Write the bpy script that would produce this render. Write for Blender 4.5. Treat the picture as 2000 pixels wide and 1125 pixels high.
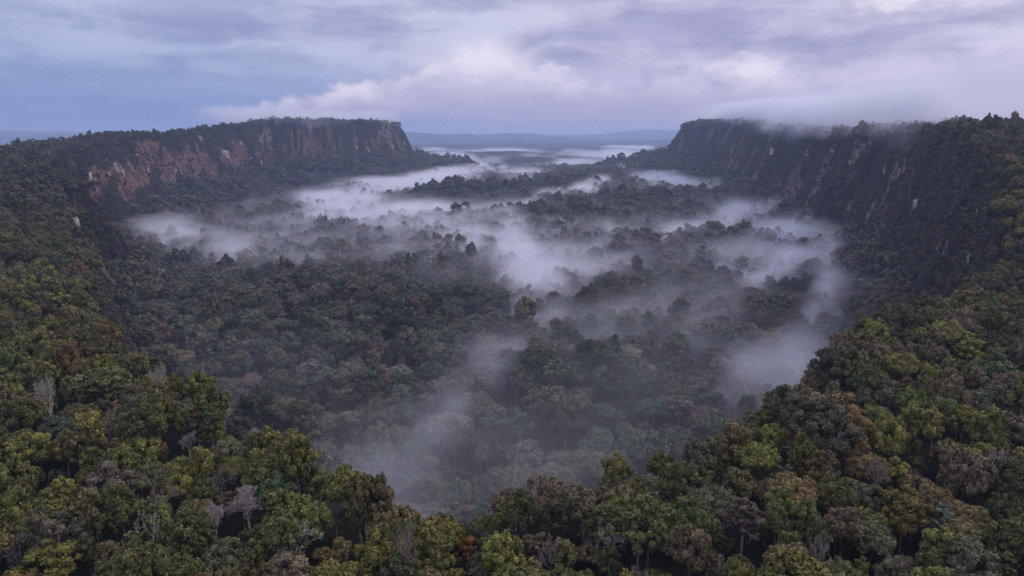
import bpy, math, random
import numpy as np
from mathutils import Vector

R = math.radians
rng = np.random.default_rng(11)
random.seed(11)
scene = bpy.context.scene
for o in list(bpy.data.objects):
    bpy.data.objects.remove(o)
COL = scene.collection

# ------------------------------------------------------------------ camera
PITCH = R(12.7)
cd = bpy.data.cameras.new('camera')
cam = bpy.data.objects.new('camera', cd)
COL.objects.link(cam)
cam.location = (0, 0, 0)
cam.rotation_euler = (R(90) - PITCH, 0, 0)
cd.sensor_width = 36
cd.lens = 24.0
cd.clip_start = 1
cd.clip_end = 90000
scene.camera = cam

scene.view_settings.view_transform = 'Standard'
scene.view_settings.look = 'None'
scene.view_settings.gamma = 1
scene.view_settings.use_curve_mapping = False
scene.view_settings.exposure = 0.12
scene.render.engine = 'CYCLES'
cy = scene.cycles
cy.use_denoising = True
cy.denoiser = 'OPENIMAGEDENOISE'
cy.denoising_prefilter = 'ACCURATE'
cy.denoising_input_passes = 'RGB_ALBEDO_NORMAL'
cy.max_bounces = 6
cy.diffuse_bounces = 2
cy.glossy_bounces = 1
cy.transmission_bounces = 2
cy.transparent_max_bounces = 8
cy.volume_bounces = 2
cy.volume_step_rate = 1.0
cy.volume_max_steps = 256
cy.use_adaptive_sampling = False
cy.sample_clamp_indirect = 4

# haze and light constants
HAZE_DENSITY = 0.000064
HAZE_COLOR = (0.52, 0.67, 1.0, 1)
MIST_COLOR = (0.86, 0.90, 1.0, 1)
SUN_EL, SUN_AZ = R(32), R(62)      # azimuth measured from +Y towards +X


def lin(r, g, b):
    f = lambda c: (c / 12.92 if c <= 0.04045 else ((c + 0.055) / 1.055) ** 2.4)
    return (f(r / 255), f(g / 255), f(b / 255), 1)


class NT:
    """tiny node-graph helper: values are sockets or floats"""
    def __init__(self, tree):
        self.t = tree

    def put(self, sock, v):
        if isinstance(v, bpy.types.NodeSocket):
            self.t.links.new(v, sock)
        elif v is not None:
            sock.default_value = v

    def node(self, kind, **kw):
        n = self.t.nodes.new(kind)
        for k, v in kw.items():
            setattr(n, k, v)
        return n

    def m(self, op, a, b=None, c=None, clamp=False):
        n = self.node('ShaderNodeMath', operation=op, use_clamp=clamp)
        self.put(n.inputs[0], a)
        if b is not None: self.put(n.inputs[1], b)
        if c is not None: self.put(n.inputs[2], c)
        return n.outputs[0]

    def ss(self, x, lo, hi, a=0.0, b=1.0, kind='SMOOTHSTEP'):
        n = self.node('ShaderNodeMapRange', interpolation_type=kind)
        for s, v in zip(n.inputs, (x, lo, hi, a, b)):
            self.put(s, v)
        return n.outputs[0]

    def mix(self, f, a, b, blend='MIX'):
        n = self.node('ShaderNodeMix', data_type='RGBA', blend_type=blend)
        self.put(n.inputs[0], f)
        self.put(n.inputs[6], a)
        self.put(n.inputs[7], b)
        return n.outputs[2]

    def xyz(self, x, y, z):
        n = self.node('ShaderNodeCombineXYZ')
        for s, v in zip(n.inputs, (x, y, z)):
            self.put(s, v)
        return n.outputs[0]

    def sep(self, v):
        n = self.node('ShaderNodeSeparateXYZ')
        self.put(n.inputs[0], v)
        return n.outputs

    def noise(self, vec, scale, detail=4, rough=0.55, dist=0.0):
        n = self.node('ShaderNodeTexNoise')
        self.put(n.inputs['Vector'], vec)
        n.inputs['Scale'].default_value = scale
        n.inputs['Detail'].default_value = detail
        n.inputs['Roughness'].default_value = rough
        n.inputs['Distortion'].default_value = dist
        return n.outputs['Fac']

    def curve(self, x, pts):
        """float curve over x in 0..1"""
        n = self.node('ShaderNodeFloatCurve')
        c = n.mapping.curves[0]
        c.points[0].location = pts[0]
        c.points[1].location = pts[-1]
        for p in pts[1:-1]:
            c.points.new(*p)
        n.mapping.update()
        self.put(n.inputs['Value'], x)
        return n.outputs[0]


# ------------------------------------------------------------------ sky
world = bpy.data.worlds.new('World')
scene.world = world
world.use_nodes = True
wt = world.node_tree
wt.nodes.clear()
W = NT(wt)
geo = W.node('ShaderNodeTexCoord').outputs['Generated']
dx, dy, dz = W.sep(geo)
sky = W.node('ShaderNodeTexSky', sky_type='NISHITA', sun_disc=False)
sky.sun_elevation = SUN_EL
sky.sun_rotation = SUN_AZ
sky.air_density = 1.0
sky.dust_density = 2.0
el = W.m('MULTIPLY', W.m('ARCSINE', dz), 180 / math.pi)            # degrees
az = W.m('MULTIPLY', W.m('ARCTAN2', dx, dy), 180 / math.pi)
# cloud textures in direction space (azimuth, elevation), stretched along the horizon as cloud layers are
def nz_(sx, sy, off, det=5, rough=.55, dist=.0):
    return W.noise(W.xyz(W.m('MULTIPLY', az, sx), W.m('MULTIPLY', el, sy), off), 1.0, det, rough, dist)


def hot(pa, pe, ra, re, amt, c, wob):
    """a soft patch of brighter or darker cloud at a direction"""
    global col
    ddx = W.m('DIVIDE', W.m('SUBTRACT', az, float(pa)), float(ra))
    ddy = W.m('DIVIDE', W.m('SUBTRACT', el, float(pe)), float(re))
    q = W.m('SQRT', W.m('ADD', W.m('MULTIPLY', ddx, ddx), W.m('MULTIPLY', ddy, ddy)))
    g = W.ss(W.m('ADD', q, W.m('MULTIPLY', W.m('SUBTRACT', wob, .5), 2.0)), 1.15, .1)
    col = W.mix(W.m('MULTIPLY', g, float(amt)), col, c)


n_big = nz_(.055, .20, 3.0, 4, .55, .4)
n_mid = nz_(.15, .42, 11.0, 6, .56, .3)
n_str = nz_(.05, 1.05, 17.0, 5, .55, .2)
n_fine = nz_(.30, .62, 7.0, 6, .58, .2)
right = W.ss(az, -28, 14)
base = W.mix(right, lin(122, 147, 199), lin(158, 161, 205))
shade = W.m('ADD', W.m('MULTIPLY', n_mid, .5), W.m('ADD', W.m('MULTIPLY', n_big, .36), W.m('MULTIPLY', n_str, .14)))
deckc = W.mix(W.ss(shade, .38, .62), W.mix(right, lin(148, 156, 195), lin(156, 155, 194)), W.mix(right, lin(190, 197, 225), lin(206, 205, 229)))
cov = W.m('MULTIPLY', W.ss(el, .6, 8.0, .12, 1.0), W.ss(az, -40, -10, .8, 1.0))
col = W.mix(cov, base, deckc)
# low cumulus bank over the plateaus: a wedge that thickens to the right, with heaped tops
az01 = W.m('ADD', W.m('DIVIDE', az, 90.0), .5)      # -45..45 deg
topc = W.curve(az01, [(0.0, .0), (.17, .06), (.235, .15), (.29, .26), (.355, .40), (.42, .54), (.47, .62), (.52, .58),
                      (.58, .52), (.65, .56), (.72, .52), (.80, .60), (.9, .74), (1.0, .8)])
n_top = nz_(.24, .36, 2.0, 6, .56, .3)
n_puff = nz_(.42, .5, 23.0, 4, .5, .2)
topel = W.m('ADD', W.m('MULTIPLY', topc, 10.0), W.m('ADD', W.m('MULTIPLY', W.m('SUBTRACT', n_top, .5), 4.2), W.m('MULTIPLY', W.m('SUBTRACT', n_puff, .5), 1.6)))
edge = W.m('SUBTRACT', topel, el)                    # >0 inside the bank
crisp = W.ss(az, 4, 14, .65, 2.6)                    # heaped and sharper at the centre, dissolving to the right
m_top = W.ss(edge, -.1, crisp)
n_bot = nz_(.12, .6, 5.0, 4, .5)
bot = W.m('ADD', W.ss(az, -24, 25, 1.5, .2), W.m('MULTIPLY', W.m('SUBTRACT', n_bot, .5), 1.3))
m_bot = W.ss(W.m('SUBTRACT', el, bot), -.5, .8)
bank = W.m('MULTIPLY', W.m('MULTIPLY', m_top, m_bot), W.ss(az, -27, -17, 0.0, .95))
bright = W.m('MULTIPLY', W.ss(edge, -.1, .8), W.ss(edge, 3.4, .7))
bright = W.m('MULTIPLY', bright, W.ss(n_top, .36, .62))
bright = W.m('MULTIPLY', bright, W.ss(n_fine, .32, .62, .5, 1.0))
lowk = W.ss(W.m('ADD', el, W.m('MULTIPLY', W.m('SUBTRACT', n_mid, .5), 3.5)), .8, 5.0)
bankc = W.mix(lowk, lin(166, 163, 200), lin(194, 191, 221))
bankc = W.mix(bright, bankc, lin(230, 225, 241))
col = W.mix(bank, col, bankc)
hot(-2.0, 6.0, 4.6, 1.6, 1.0, lin(230, 224, 241), n_top)
hot(-6.5, 5.6, 2.6, 1.0, .5, lin(216, 209, 234), n_fine)
hot(18.5, 4.7, 3.8, 1.5, 1.0, lin(230, 224, 241), n_fine)
hot(8.0, 5.0, 3.0, 1.3, .4, lin(206, 200, 228), n_fine)
hot(26, 4.2, 9, 1.6, .4, lin(206, 200, 228), n_fine)
hot(9.0, 7.6, 9, 1.6, .45, lin(160, 158, 204), n_top)
hot(15.5, 8.5, 6, 1.8, .4, lin(164, 162, 206), n_fine)
hot(28, 10.2, 5.5, 2.2, 1.0, lin(240, 232, 244), n_fine)
hot(32, 9.6, 4.6, 1.9, .8, lin(226, 220, 238), n_fine)
hot(-30, 9.8, 10, 1.8, .4, lin(190, 196, 226), n_mid)
hot(-25, 7.0, 9, 1.0, .45, lin(136, 145, 192), n_mid)
# upward: even overcast; below the horizon: dim ground glow
n_up = W.ss(shade, .3, .7)
upc = W.mix(n_up, lin(168, 166, 194), lin(206, 201, 220))
col = W.mix(W.ss(el, 11, 24), col, upc)
# overcast brightens towards the zenith
zen = W.node('ShaderNodeVectorMath', operation='SCALE')
W.put(zen.inputs[0], col)
W.put(zen.inputs['Scale'], W.ss(el, 11, 60, 1.0, 2.4))
col = zen.outputs[0]
bg1 = W.node('ShaderNodeBackground')
W.put(bg1.inputs[0], col)
bg1.inputs[1].default_value = 1.0
bg2 = W.node('ShaderNodeBackground')
W.put(bg2.inputs[0], sky.outputs[0])
bg2.inputs[1].default_value = 0.05
mx = W.node('ShaderNodeMixShader')
mx.inputs[0].default_value = 0.93                    # overcast share
wt.links.new(bg2.outputs[0], mx.inputs[1])
wt.links.new(bg1.outputs[0], mx.inputs[2])
wo = W.node('ShaderNodeOutputWorld')
wt.links.new(mx.outputs[0], wo.inputs[0])
world.cycles.sampling_method = 'MANUAL'
world.cycles.sample_map_resolution = 512

sl = bpy.data.lights.new('sun', 'SUN')
sl.energy = 1.5
sl.angle = R(25)
sl.color = (1.0, .86, .68)
sun = bpy.data.objects.new('sun', sl)
COL.objects.link(sun)
sd = Vector((math.sin(SUN_AZ) * math.cos(SUN_EL), math.cos(SUN_AZ) * math.cos(SUN_EL), math.sin(SUN_EL)))
sun.rotation_euler = sd.to_track_quat('Z', 'Y').to_euler()


# ------------------------------------------------------------------ numeric helpers
def _hash(ix, iy, iz, seed):
    h = (ix.astype(np.int64) * 374761393 + iy.astype(np.int64) * 668265263 + iz.astype(np.int64) * 2147483647 + seed * 1274126177) & 0xffffffff
    h = ((h ^ (h >> 13)) * 1274126177) & 0xffffffff
    h = h ^ (h >> 16)
    return (h & 0xffffff).astype(np.float32) / 0xffffff


def vnoise(x, y, z=None, seed=0):
    if z is None:
        z = np.zeros_like(x)
    fx, fy, fz = np.floor(x), np.floor(y), np.floor(z)
    tx, ty, tz = x - fx, y - fy, z - fz
    tx, ty, tz = [t * t * (3 - 2 * t) for t in (tx, ty, tz)]
    out = 0
    for a in (0, 1):
        wx = tx if a else 1 - tx
        for b in (0, 1):
            wy = ty if b else 1 - ty
            for c in (0, 1):
                wz = tz if c else 1 - tz
                out = out + wx * wy * wz * _hash(fx + a, fy + b, fz + c, seed)
    return out


def fbm(x, y, z=None, seed=0, octv=4, gain=.5):
    s, a, n = 0, 1.0, 0
    for o in range(octv):
        k = 2.03 ** o
        s = s + a * vnoise(x * k, y * k, None if z is None else z * k, seed + o * 17)
        n += a
        a *= gain
    return s / n


def sst(x, a, b):
    t = np.clip((x - a) / (b - a), 0, 1)
    return t * t * (3 - 2 * t)


SP, CP = math.sin(PITCH), math.cos(PITCH)
FPX = 2000 * 24 / 36.0


def ray(u, v):
    X, Y = (u - 1000) / FPX, (562.5 - v) / FPX
    d = np.array([X, CP + Y * SP, -SP + Y * CP])
    return d / np.linalg.norm(d)


def at_z(u, v, z):
    d = ray(u, v)
    return d * (z / d[2])


def project(x, y, z):
    dep = y * CP - z * SP
    up = y * SP + z * CP
    dep = np.where(dep < 1, 1, dep)
    return 1000 + FPX * x / dep, 562.5 - FPX * up / dep, dep


# ------------------------------------------------------------------ terrain
# the lip of the escarpment: (x, y, canopy z, cliff drop, cliff width, talus width)
def P(u, v, z, *r):
    p = at_z(u, v, z)
    return (p[0], p[1], z) + r


LIP = [
    (-6000, 4800, -190, 20, 110, 350),
    (-2600, 4300, -60, 80, 100, 300),
    (-1300, 4080, 46, 130, 90, 300),
    (-800, 3850, 56, 135, 90, 330),
    (-590, 3560, 54, 150, 80, 340),
    (-640, 3330, 60, 160, 90, 250),
    (-820, 3180, 60, 160, 80, 240),
    (-1010, 2950, 56, 170, 80, 240),
    (-1090, 2600, 24, 160, 80, 240),
    (-1085, 2350, 6, 150, 80, 250),
    (-1090, 2050, 2, 160, 90, 220),
    (-1010, 1750, -12, 160, 90, 190),
    (-920, 1480, -30, 170, 70, 150),
    (-800, 1230, -28, 160, 60, 120),
    (-640, 990, -62, 130, 50, 120),
    (-520, 800, -92, 110, 45, 110),
    (-405, 640, -103, 110, 45, 110),
    P(163, 540, -107, 95, 45, 100),
    P(185, 620, -109, 90, 45, 95),
    P(225, 690, -110, 80, 40, 90),
    P(300, 770, -110, 75, 40, 80),
    P(400, 850, -108, 75, 40, 70),
    P(620, 935, -106, 75, 35, 60),
    P(800, 1015, -106, 75, 30, 50),
    P(950, 1000, -106, 75, 30, 50),
    P(1100, 965, -106, 75, 30, 50),
    P(1250, 935, -106, 75, 30, 60),
    P(1400, 885, -106, 80, 35, 70),
    P(1490, 800, -106, 85, 35, 70),
    P(1600, 735, -106, 90, 35, 70),
    P(1720, 655, -104, 95, 35, 70),
    P(1860, 580, -96, 105, 35, 70),
    P(1950, 500, -80, 120, 38, 75),
    P(2005, 425, -58, 140, 42, 80),
    (455, 640, -28, 160, 50, 80),
    (505, 760, -8, 180, 55, 85),
    (560, 900, 6, 185, 60, 85),
    (640, 1150, 12, 185, 70, 90),
    (720, 1500, 12, 185, 80, 100),
    (800, 2000, 18, 180, 90, 110),
    (880, 2500, 38, 180, 90, 120),
    (900, 2900, 52, 180, 90, 150),
    (850, 3250, 56, 165, 90, 260),
    (835, 3450, 44, 140, 100, 320),
    (960, 3700, 52, 130, 100, 260),
    (1500, 4100, 60, 130, 100, 280),
    (2800, 4500, 60, 120, 100, 300),
    (6000, 4900, 60, 120, 100, 300),
]
LIP = np.array(LIP, dtype=float)


def catmull(Pn, n):
    out = []
    Q = np.vstack([2 * Pn[0] - Pn[1], Pn, 2 * Pn[-1] - Pn[-2]])
    for i in range(1, len(Q) - 2):
        seg = max(2, int(np.hypot(*(Q[i + 1] - Q[i])[:2]) / n))
        seg = min(seg, 8)
        t = np.linspace(0, 1, seg, endpoint=False)[:, None]
        a, b, c, d = Q[i - 1], Q[i], Q[i + 1], Q[i + 2]
        out.append(.5 * ((2 * b) + (-a + c) * t + (2 * a - 5 * b + 4 * c - d) * t * t + (-a + 3 * b - 3 * c + d) * t ** 3))
    out.append(Pn[-1][None])
    return np.vstack(out)


CURVE = catmull(LIP, 45)
_A = CURVE[:-1]
_B = CURVE[1:]
_seg = _B[:, :2] - _A[:, :2]
_len2 = (_seg ** 2).sum(1)
_S0 = np.concatenate([[0], np.cumsum(np.sqrt(_len2))])[:-1]


def rim(x, y):
    """signed distance (positive into the valley), arc length and interpolated lip properties"""
    N = len(x)
    d = np.empty(N); s = np.empty(N); pr = np.empty((N, 4))
    for i0 in range(0, N, 40000):
        i1 = min(N, i0 + 40000)
        X = x[i0:i1, None] - _A[None, :, 0]
        Y = y[i0:i1, None] - _A[None, :, 1]
        t = np.clip((X * _seg[:, 0] + Y * _seg[:, 1]) / _len2, 0, 1)
        ex, ey = X - t * _seg[:, 0], Y - t * _seg[:, 1]
        q = ex * ex + ey * ey
        k = q.argmin(1)
        r = np.arange(i1 - i0)
        tt = t[r, k]
        cr = _seg[k, 0] * Y[r, k] - _seg[k, 1] * X[r, k]
        d[i0:i1] = np.sqrt(q[r, k]) * np.where(cr > 0, 1, -1)
        s[i0:i1] = _S0[k] + tt * np.sqrt(_len2[k])
        pr[i0:i1] = _A[k, 2:] * (1 - tt[:, None]) + _B[k, 2:] * tt[:, None]
    return d, s, pr


HILLS = [  # low ridges in the valley: x0,y0,x1,y1,width,height
    (-60, 1500, 330, 1820, 130, 34),
    (-160, 2250, 180, 2500, 170, 50),
    (150, 2000, 560, 2150, 160, 30),
    (-420, 1050, -50, 1120, 90, 16),
    (170, 1180, 420, 1270, 70, 26),
    (280, 950, 500, 1010, 60, 18),
    (-500, 1450, -250, 1500, 120, 16),
    (250, 3000, 500, 3300, 230, 34),
    (100, 620, 250, 760, 90, 16),
    (-540, 3640, -290, 3860, 120, 85),
    (800, 3620, 610, 3940, 130, 85),
]


def floor_z(x, y):
    z = -229 + 30 * (fbm(x / 420, y / 420, seed=5, octv=3) - .5) + 14 * (vnoise(x / 120, y / 120, seed=9) - .5)
    for (x0, y0, x1, y1, w, h) in HILLS:
        ux, uy = x1 - x0, y1 - y0
        t = np.clip(((x - x0) * ux + (y - y0) * uy) / (ux * ux + uy * uy), 0, 1)
        q = np.hypot(x - x0 - t * ux, y - y0 - t * uy)
        z = z + h * np.exp(-(q / w) ** 2) * (.75 + .5 * vnoise(x / 60, y / 60, seed=3))
    z = z - 20 * (1 - sst(y, 450, 900))
    far = sst(y, 4300, 7500)
    z = z - 15 * far
    roll = fbm(x / 1500, y / 900, seed=21, octv=4)
    z = z + far * 190 * np.clip(roll - .5, 0, 1) ** 1.1
    r = np.hypot(x, y)
    hills = fbm(x / 5200, y / 3000, seed=31, octv=4)
    z = z + sst(r, 9000, 20000) * 900 * np.clip(hills - .44, 0, 1)
    # the blue ridge far off at the left edge
    z = z + 330 * np.exp(-((x + 15500) / 5200) ** 2 - ((y - 22500) / 2600) ** 2) * (.8 + .4 * vnoise(x / 900, y / 900, seed=41))
    return z


def ground(x, y, full=False):
    x = np.asarray(x, float); y = np.asarray(y, float)
    d, s, pr = rim(x, y)
    lipz, drop, cw, tw = pr.T
    r = np.hypot(x, y)
    nf = sst(r, 450, 1100)
    # buttresses and gullies follow the wall
    rg = 1 - np.abs(2 * vnoise(s / 82, s * 0 + .5, seed=2) - 1)
    wob = (rg ** .8 - .55) * 62 * (.35 + .65 * nf) + (.5 - np.abs(2 * vnoise(s / 34, s * 0 + 2.5, seed=4) - 1)) * 17 * (.3 + .7 * nf)
    wob = wob + (vnoise(s / 11, s * 0, seed=6) - .5) * 7
    inside = sst(d, -60, 10)
    de = d + wob * inside
    top = lipz - 14 + 28 * (fbm(s / 150, s * 0 + 9.5, seed=12, octv=4) - .5) * sst(r, 900, 1800)
    top = top + 8 * (1 - sst(r, 330, 600)) * (1 - .6 * sst(np.abs(x), 120, 300))
    fz = floor_z(x, y)
    # plateau
    out = np.clip(-d, 0, None)
    near = 1 - sst(y, 500, 1300)
    plat = top + 12 * (fbm(x / 130, y / 130, seed=8, octv=3) - .5) * sst(out, 0, 60) + .04 * np.clip(out, 0, 900) * (1 - near) * 0.4
    leftrise = sst(-x, 250, 700) * (1 - sst(y, 1500, 2500)) * sst(y, 350, 900)
    plat = plat + leftrise * np.clip(out, 0, 400) * .05
    plat = plat - sst(-x, 700, 1000) * sst(y, 1000, 1500) * np.clip(out - 25, 0, 1400) * .20
    rightrise = sst(x, 380, 700) * (1 - sst(y, 1200, 2000))
    plat = plat + rightrise * np.clip(out, 0, 260) * .01
    # wall
    c = np.clip(de / cw, 0, 1)
    round_ = np.where(c < .34, (c / .34) ** 2 * .17, c - .17)
    zc = top - drop * np.clip(round_ / .83, 0, 1)
    t = np.clip((de - cw) / tw, 0, 1)
    tal = top - drop
    tal = tal + (np.minimum(fz, tal) - tal) * (1 - (1 - t) ** 1.7)
    z = np.where(de <= 0, plat, np.where(de < cw, zc, tal))
    inner = np.where((de > cw + tw), np.minimum(fz, tal + 500), z)
    z = np.where(de > cw + tw, fz, inner)
    if full:
        steep = ((de > 2) & (de < cw)).astype(float)
        return z, de, s, cw, tw, steep
    return z


def grid_mesh(name, V, nr, nc):
    me = bpy.data.meshes.new(name)
    me.vertices.add(len(V))
    me.vertices.foreach_set('co', V.astype(np.float32).ravel())
    i = np.arange(nr - 1)[:, None] * nc + np.arange(nc - 1)[None]
    q = np.stack([i, i + 1, i + nc + 1, i + nc], -1).reshape(-1, 4)
    me.loops.add(q.size)
    me.loops.foreach_set('vertex_index', q.ravel().astype(np.int32))
    me.polygons.add(len(q))
    me.polygons.foreach_set('loop_start', np.arange(0, q.size, 4, dtype=np.int32))
    me.polygons.foreach_set('loop_total', np.full(len(q), 4, dtype=np.int32))
    me.polygons.foreach_set('use_smooth', np.ones(len(q), dtype=bool))
    me.update()
    return me, q


NR, NC = 680, 860
rr = np.exp(np.linspace(math.log(40), math.log(32000), NR))
tt = np.linspace(-1, 1, NC)
aa = R(60) * (.72 * tt + .28 * tt ** 3)
RR, AA = np.meshgrid(rr, aa, indexing='ij')
gx, gy = (RR * np.sin(AA)).ravel(), (RR * np.cos(AA)).ravel() - 25
gz, gde, gs, gcw, gtw, gsteep = ground(gx, gy, True)
# break up the wall with three-dimensional roughness
wallm = sst(gde, -5, 8) * (1 - sst(gde, gcw, gcw + 25))
nx = (vnoise(gx / 16, gy / 16, gz / 30, seed=51) - .5) * 9 * wallm
ny = (vnoise(gx / 16, gy / 16, gz / 30, seed=52) - .5) * 9 * wallm
bump = (fbm(gx / 24, gy / 24, seed=54, octv=2) - .5) * 9 * sst(RR.ravel(), 3800, 5200)
V = np.stack([gx + nx, gy + ny, gz + bump], -1)
me, gquads = grid_mesh('ground', V, NR, NC)

# bare red earth scars and pale rock on the escarpment: soft blobs given by where they lie in the world
SCARS = [  # (u, v, half width, half height, tilt) read off the photograph, dropped on to the wall by projection
    (190, 365, 26, 42, 0), (240, 345, 30, 34, .3), (262, 365, 17, 36, -.35), (285, 330, 26, 52, -.4), (335, 325, 36, 38, -.3), (375, 320, 40, 26, -.2),
    (412, 340, 14, 24, 0), (450, 315, 36, 24, 0), (480, 300, 40, 18, 0), (600, 290, 42, 26, 0), (650, 292, 20, 18, 0), (560, 296, 12, 18, 0), (530, 305, 14, 16, 0), (290, 290, 30, 22, -.2),
    (720, 293, 40, 10, 0), (1130, 296, 14, 14, 0), 
]
pu, pv, dep = project(V[:, 0], V[:, 1], V[:, 2])
scar = np.zeros(len(V))
front = (gde > 0) & (gy > 300) & (gy < 4300)
for (u, v, a, b, tl) in SCARS:
    du, dv = pu - u - tl * (pv - v), pv - v
    q = np.sqrt((du / a) ** 2 + (dv / b) ** 2) + (fbm(pu / 14, pv / 30, seed=61, octv=3) - .5) * 1.1
    scar = np.maximum(scar, (1 - sst(q, .65, 1.05)) * front)
bare_ = sst(fbm(gs / 20, gz / 150, seed=66, octv=4, gain=.6), .50, .64) * wallm * (gde > 6) * (1 - scar) * sst(RR.ravel(), 700, 1200)
ab = me.attributes.new('bare', 'FLOAT', 'POINT')
ab.data.foreach_set('value', bare_.astype(np.float32))
a_ = me.attributes.new('scar', 'FLOAT', 'POINT')
a_.data.foreach_set('value', scar.astype(np.float32))
wl = me.attributes.new('wall', 'FLOAT', 'POINT')
wl.data.foreach_set('value', wallm.astype(np.float32))
ground_ob = bpy.data.objects.new('ground', me)
ground_ob['kind'] = 'structure'
COL.objects.link(ground_ob)


# ------------------------------------------------------------------ materials
def material(name):
    m = bpy.data.materials.new(name)
    m.use_nodes = True
    m.node_tree.nodes.clear()
    g = NT(m.node_tree)
    b = g.node('ShaderNodeBsdfPrincipled')
    o = g.node('ShaderNodeOutputMaterial')
    m.node_tree.links.new(b.outputs[0], o.inputs[0])
    return m, g, b


def attr(g, name, kind='GEOMETRY'):
    n = g.node('ShaderNodeAttribute', attribute_name=name, attribute_type=kind)
    return n


def ground_material():
    m, g, b = material('forest_ground')
    pos = g.node('ShaderNodeNewGeometry').outputs['Position']
    x, y, z = g.sep(pos)
    n1 = g.noise(pos, .035, 6, .65)
    n2 = g.noise(pos, .35, 5, .7)
    c = g.mix(g.ss(n1, .35, .65), (.006, .008, .006, 1), (.014, .015, .009, 1))
    c = g.mix(g.ss(n2, .45, .75), c, (.022, .024, .012, 1))
    # red earth with near-vertical runnels
    st = g.noise(g.xyz(g.m('MULTIPLY', x, .09), g.m('MULTIPLY', y, .09), g.m('MULTIPLY', z, .02)), 1.0, 5, .65)
    red = g.mix(g.ss(st, .3, .7), (.042, .028, .027, 1), (.175, .090, .074, 1))
    red = g.mix(g.ss(n2, .5, .8, 0.0, .6), red, (.05, .045, .03, 1))
    sc = attr(g, 'scar').outputs['Fac']
    c = g.mix(g.ss(g.m('ADD', sc, g.m('MULTIPLY', g.m('SUBTRACT', st, .5), .8)), .3, .55), c, red)
    # brown rock and roots between the bushes on the walls
    w = attr(g, 'wall').outputs['Fac']
    c = g.mix(g.m('MULTIPLY', w, g.ss(st, .52, .68, 0.0, .6)), c, (.07, .048, .036, 1))
    br = attr(g, 'bare').outputs['Fac']
    rockc = g.mix(g.ss(st, .35, .65), (.055, .043, .038, 1), (.155, .125, .112, 1))
    c = g.mix(g.ss(g.m('ADD', br, g.m('MULTIPLY', g.m('SUBTRACT', n2, .5), .7)), .35, .6), c, rockc)
    g.put(b.inputs['Base Color'], c)
    b.inputs['Roughness'].default_value = .95
    b.inputs['Specular IOR Level'].default_value = .1
    bp = g.node('ShaderNodeBump')
    bp.inputs['Strength'].default_value = .8
    bp.inputs['Distance'].default_value = 3.0
    g.put(bp.inputs['Height'], g.m('ADD', g.m('MULTIPLY', st, w), g.m('MULTIPLY', n2, .6)))
    g.put(b.inputs['Normal'], bp.outputs[0])
    return m


def leaf_material():
    m, g, b = material('leaves')
    tint = attr(g, 'tint', 'INSTANCER').outputs['Color']
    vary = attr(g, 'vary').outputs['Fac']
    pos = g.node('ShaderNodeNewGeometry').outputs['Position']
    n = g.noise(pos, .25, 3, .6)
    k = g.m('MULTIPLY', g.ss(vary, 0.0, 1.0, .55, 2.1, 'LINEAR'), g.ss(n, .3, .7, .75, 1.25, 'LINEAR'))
    c = g.node('ShaderNodeVectorMath', operation='SCALE')
    g.put(c.inputs[0], tint)
    g.put(c.inputs['Scale'], k)
    yel = g.mix(g.ss(vary, .6, 1.0, 0.0, .22), c.outputs[0], (.13, .12, .035, 1))
    g.put(b.inputs['Base Color'], yel)
    b.inputs['Roughness'].default_value = .7
    b.inputs['Specular IOR Level'].default_value = .18
    return m


def bark_material(name, c1, c2):
    m, g, b = material(name)
    pos = g.node('ShaderNodeNewGeometry').outputs['Position']
    x, y, z = g.sep(pos)
    n = g.noise(g.xyz(x, y, g.m('MULTIPLY', z, .35)), 1.6, 5, .65)
    g.put(b.inputs['Base Color'], g.mix(g.ss(n, .35, .65), c1, c2))
    b.inputs['Roughness'].default_value = .85
    b.inputs['Specular IOR Level'].default_value = .2
    return m


def rock_material():
    m, g, b = material('pale_limestone')
    pos = g.node('ShaderNodeNewGeometry').outputs['Position']
    x, y, z = g.sep(pos)
    n = g.noise(g.xyz(g.m('MULTIPLY', x, .5), g.m('MULTIPLY', y, .5), g.m('MULTIPLY', z, .12)), 1.0, 6, .7)
    n2 = g.noise(pos, .9, 5, .7)
    c = g.mix(g.ss(n, .35, .6), (.20, .17, .16, 1), (.58, .54, .53, 1))
    c = g.mix(g.ss(n2, .52, .7, 0.0, .7), c, (.10, .075, .065, 1))
    g.put(b.inputs['Base Color'], c)
    b.inputs['Roughness'].default_value = .9
    bp = g.node('ShaderNodeBump')
    bp.inputs['Strength'].default_value = .7
    bp.inputs['Distance'].default_value = 1.0
    g.put(bp.inputs['Height'], n2)
    g.put(b.inputs['Normal'], bp.outputs[0])
    return m


M_GROUND = ground_material()
M_LEAF = leaf_material()
M_BARK = bark_material('brown_bark', (.05, .04, .032, 1), (.12, .10, .085, 1))
M_PALE = bark_material('pale_bark', (.20, .18, .165, 1), (.44, .41, .38, 1))
M_TWIG = bark_material('grey_twigs', (.14, .115, .105, 1), (.28, .235, .22, 1))
M_ROCK = rock_material()
ground_ob.data.materials.append(M_GROUND)

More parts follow.
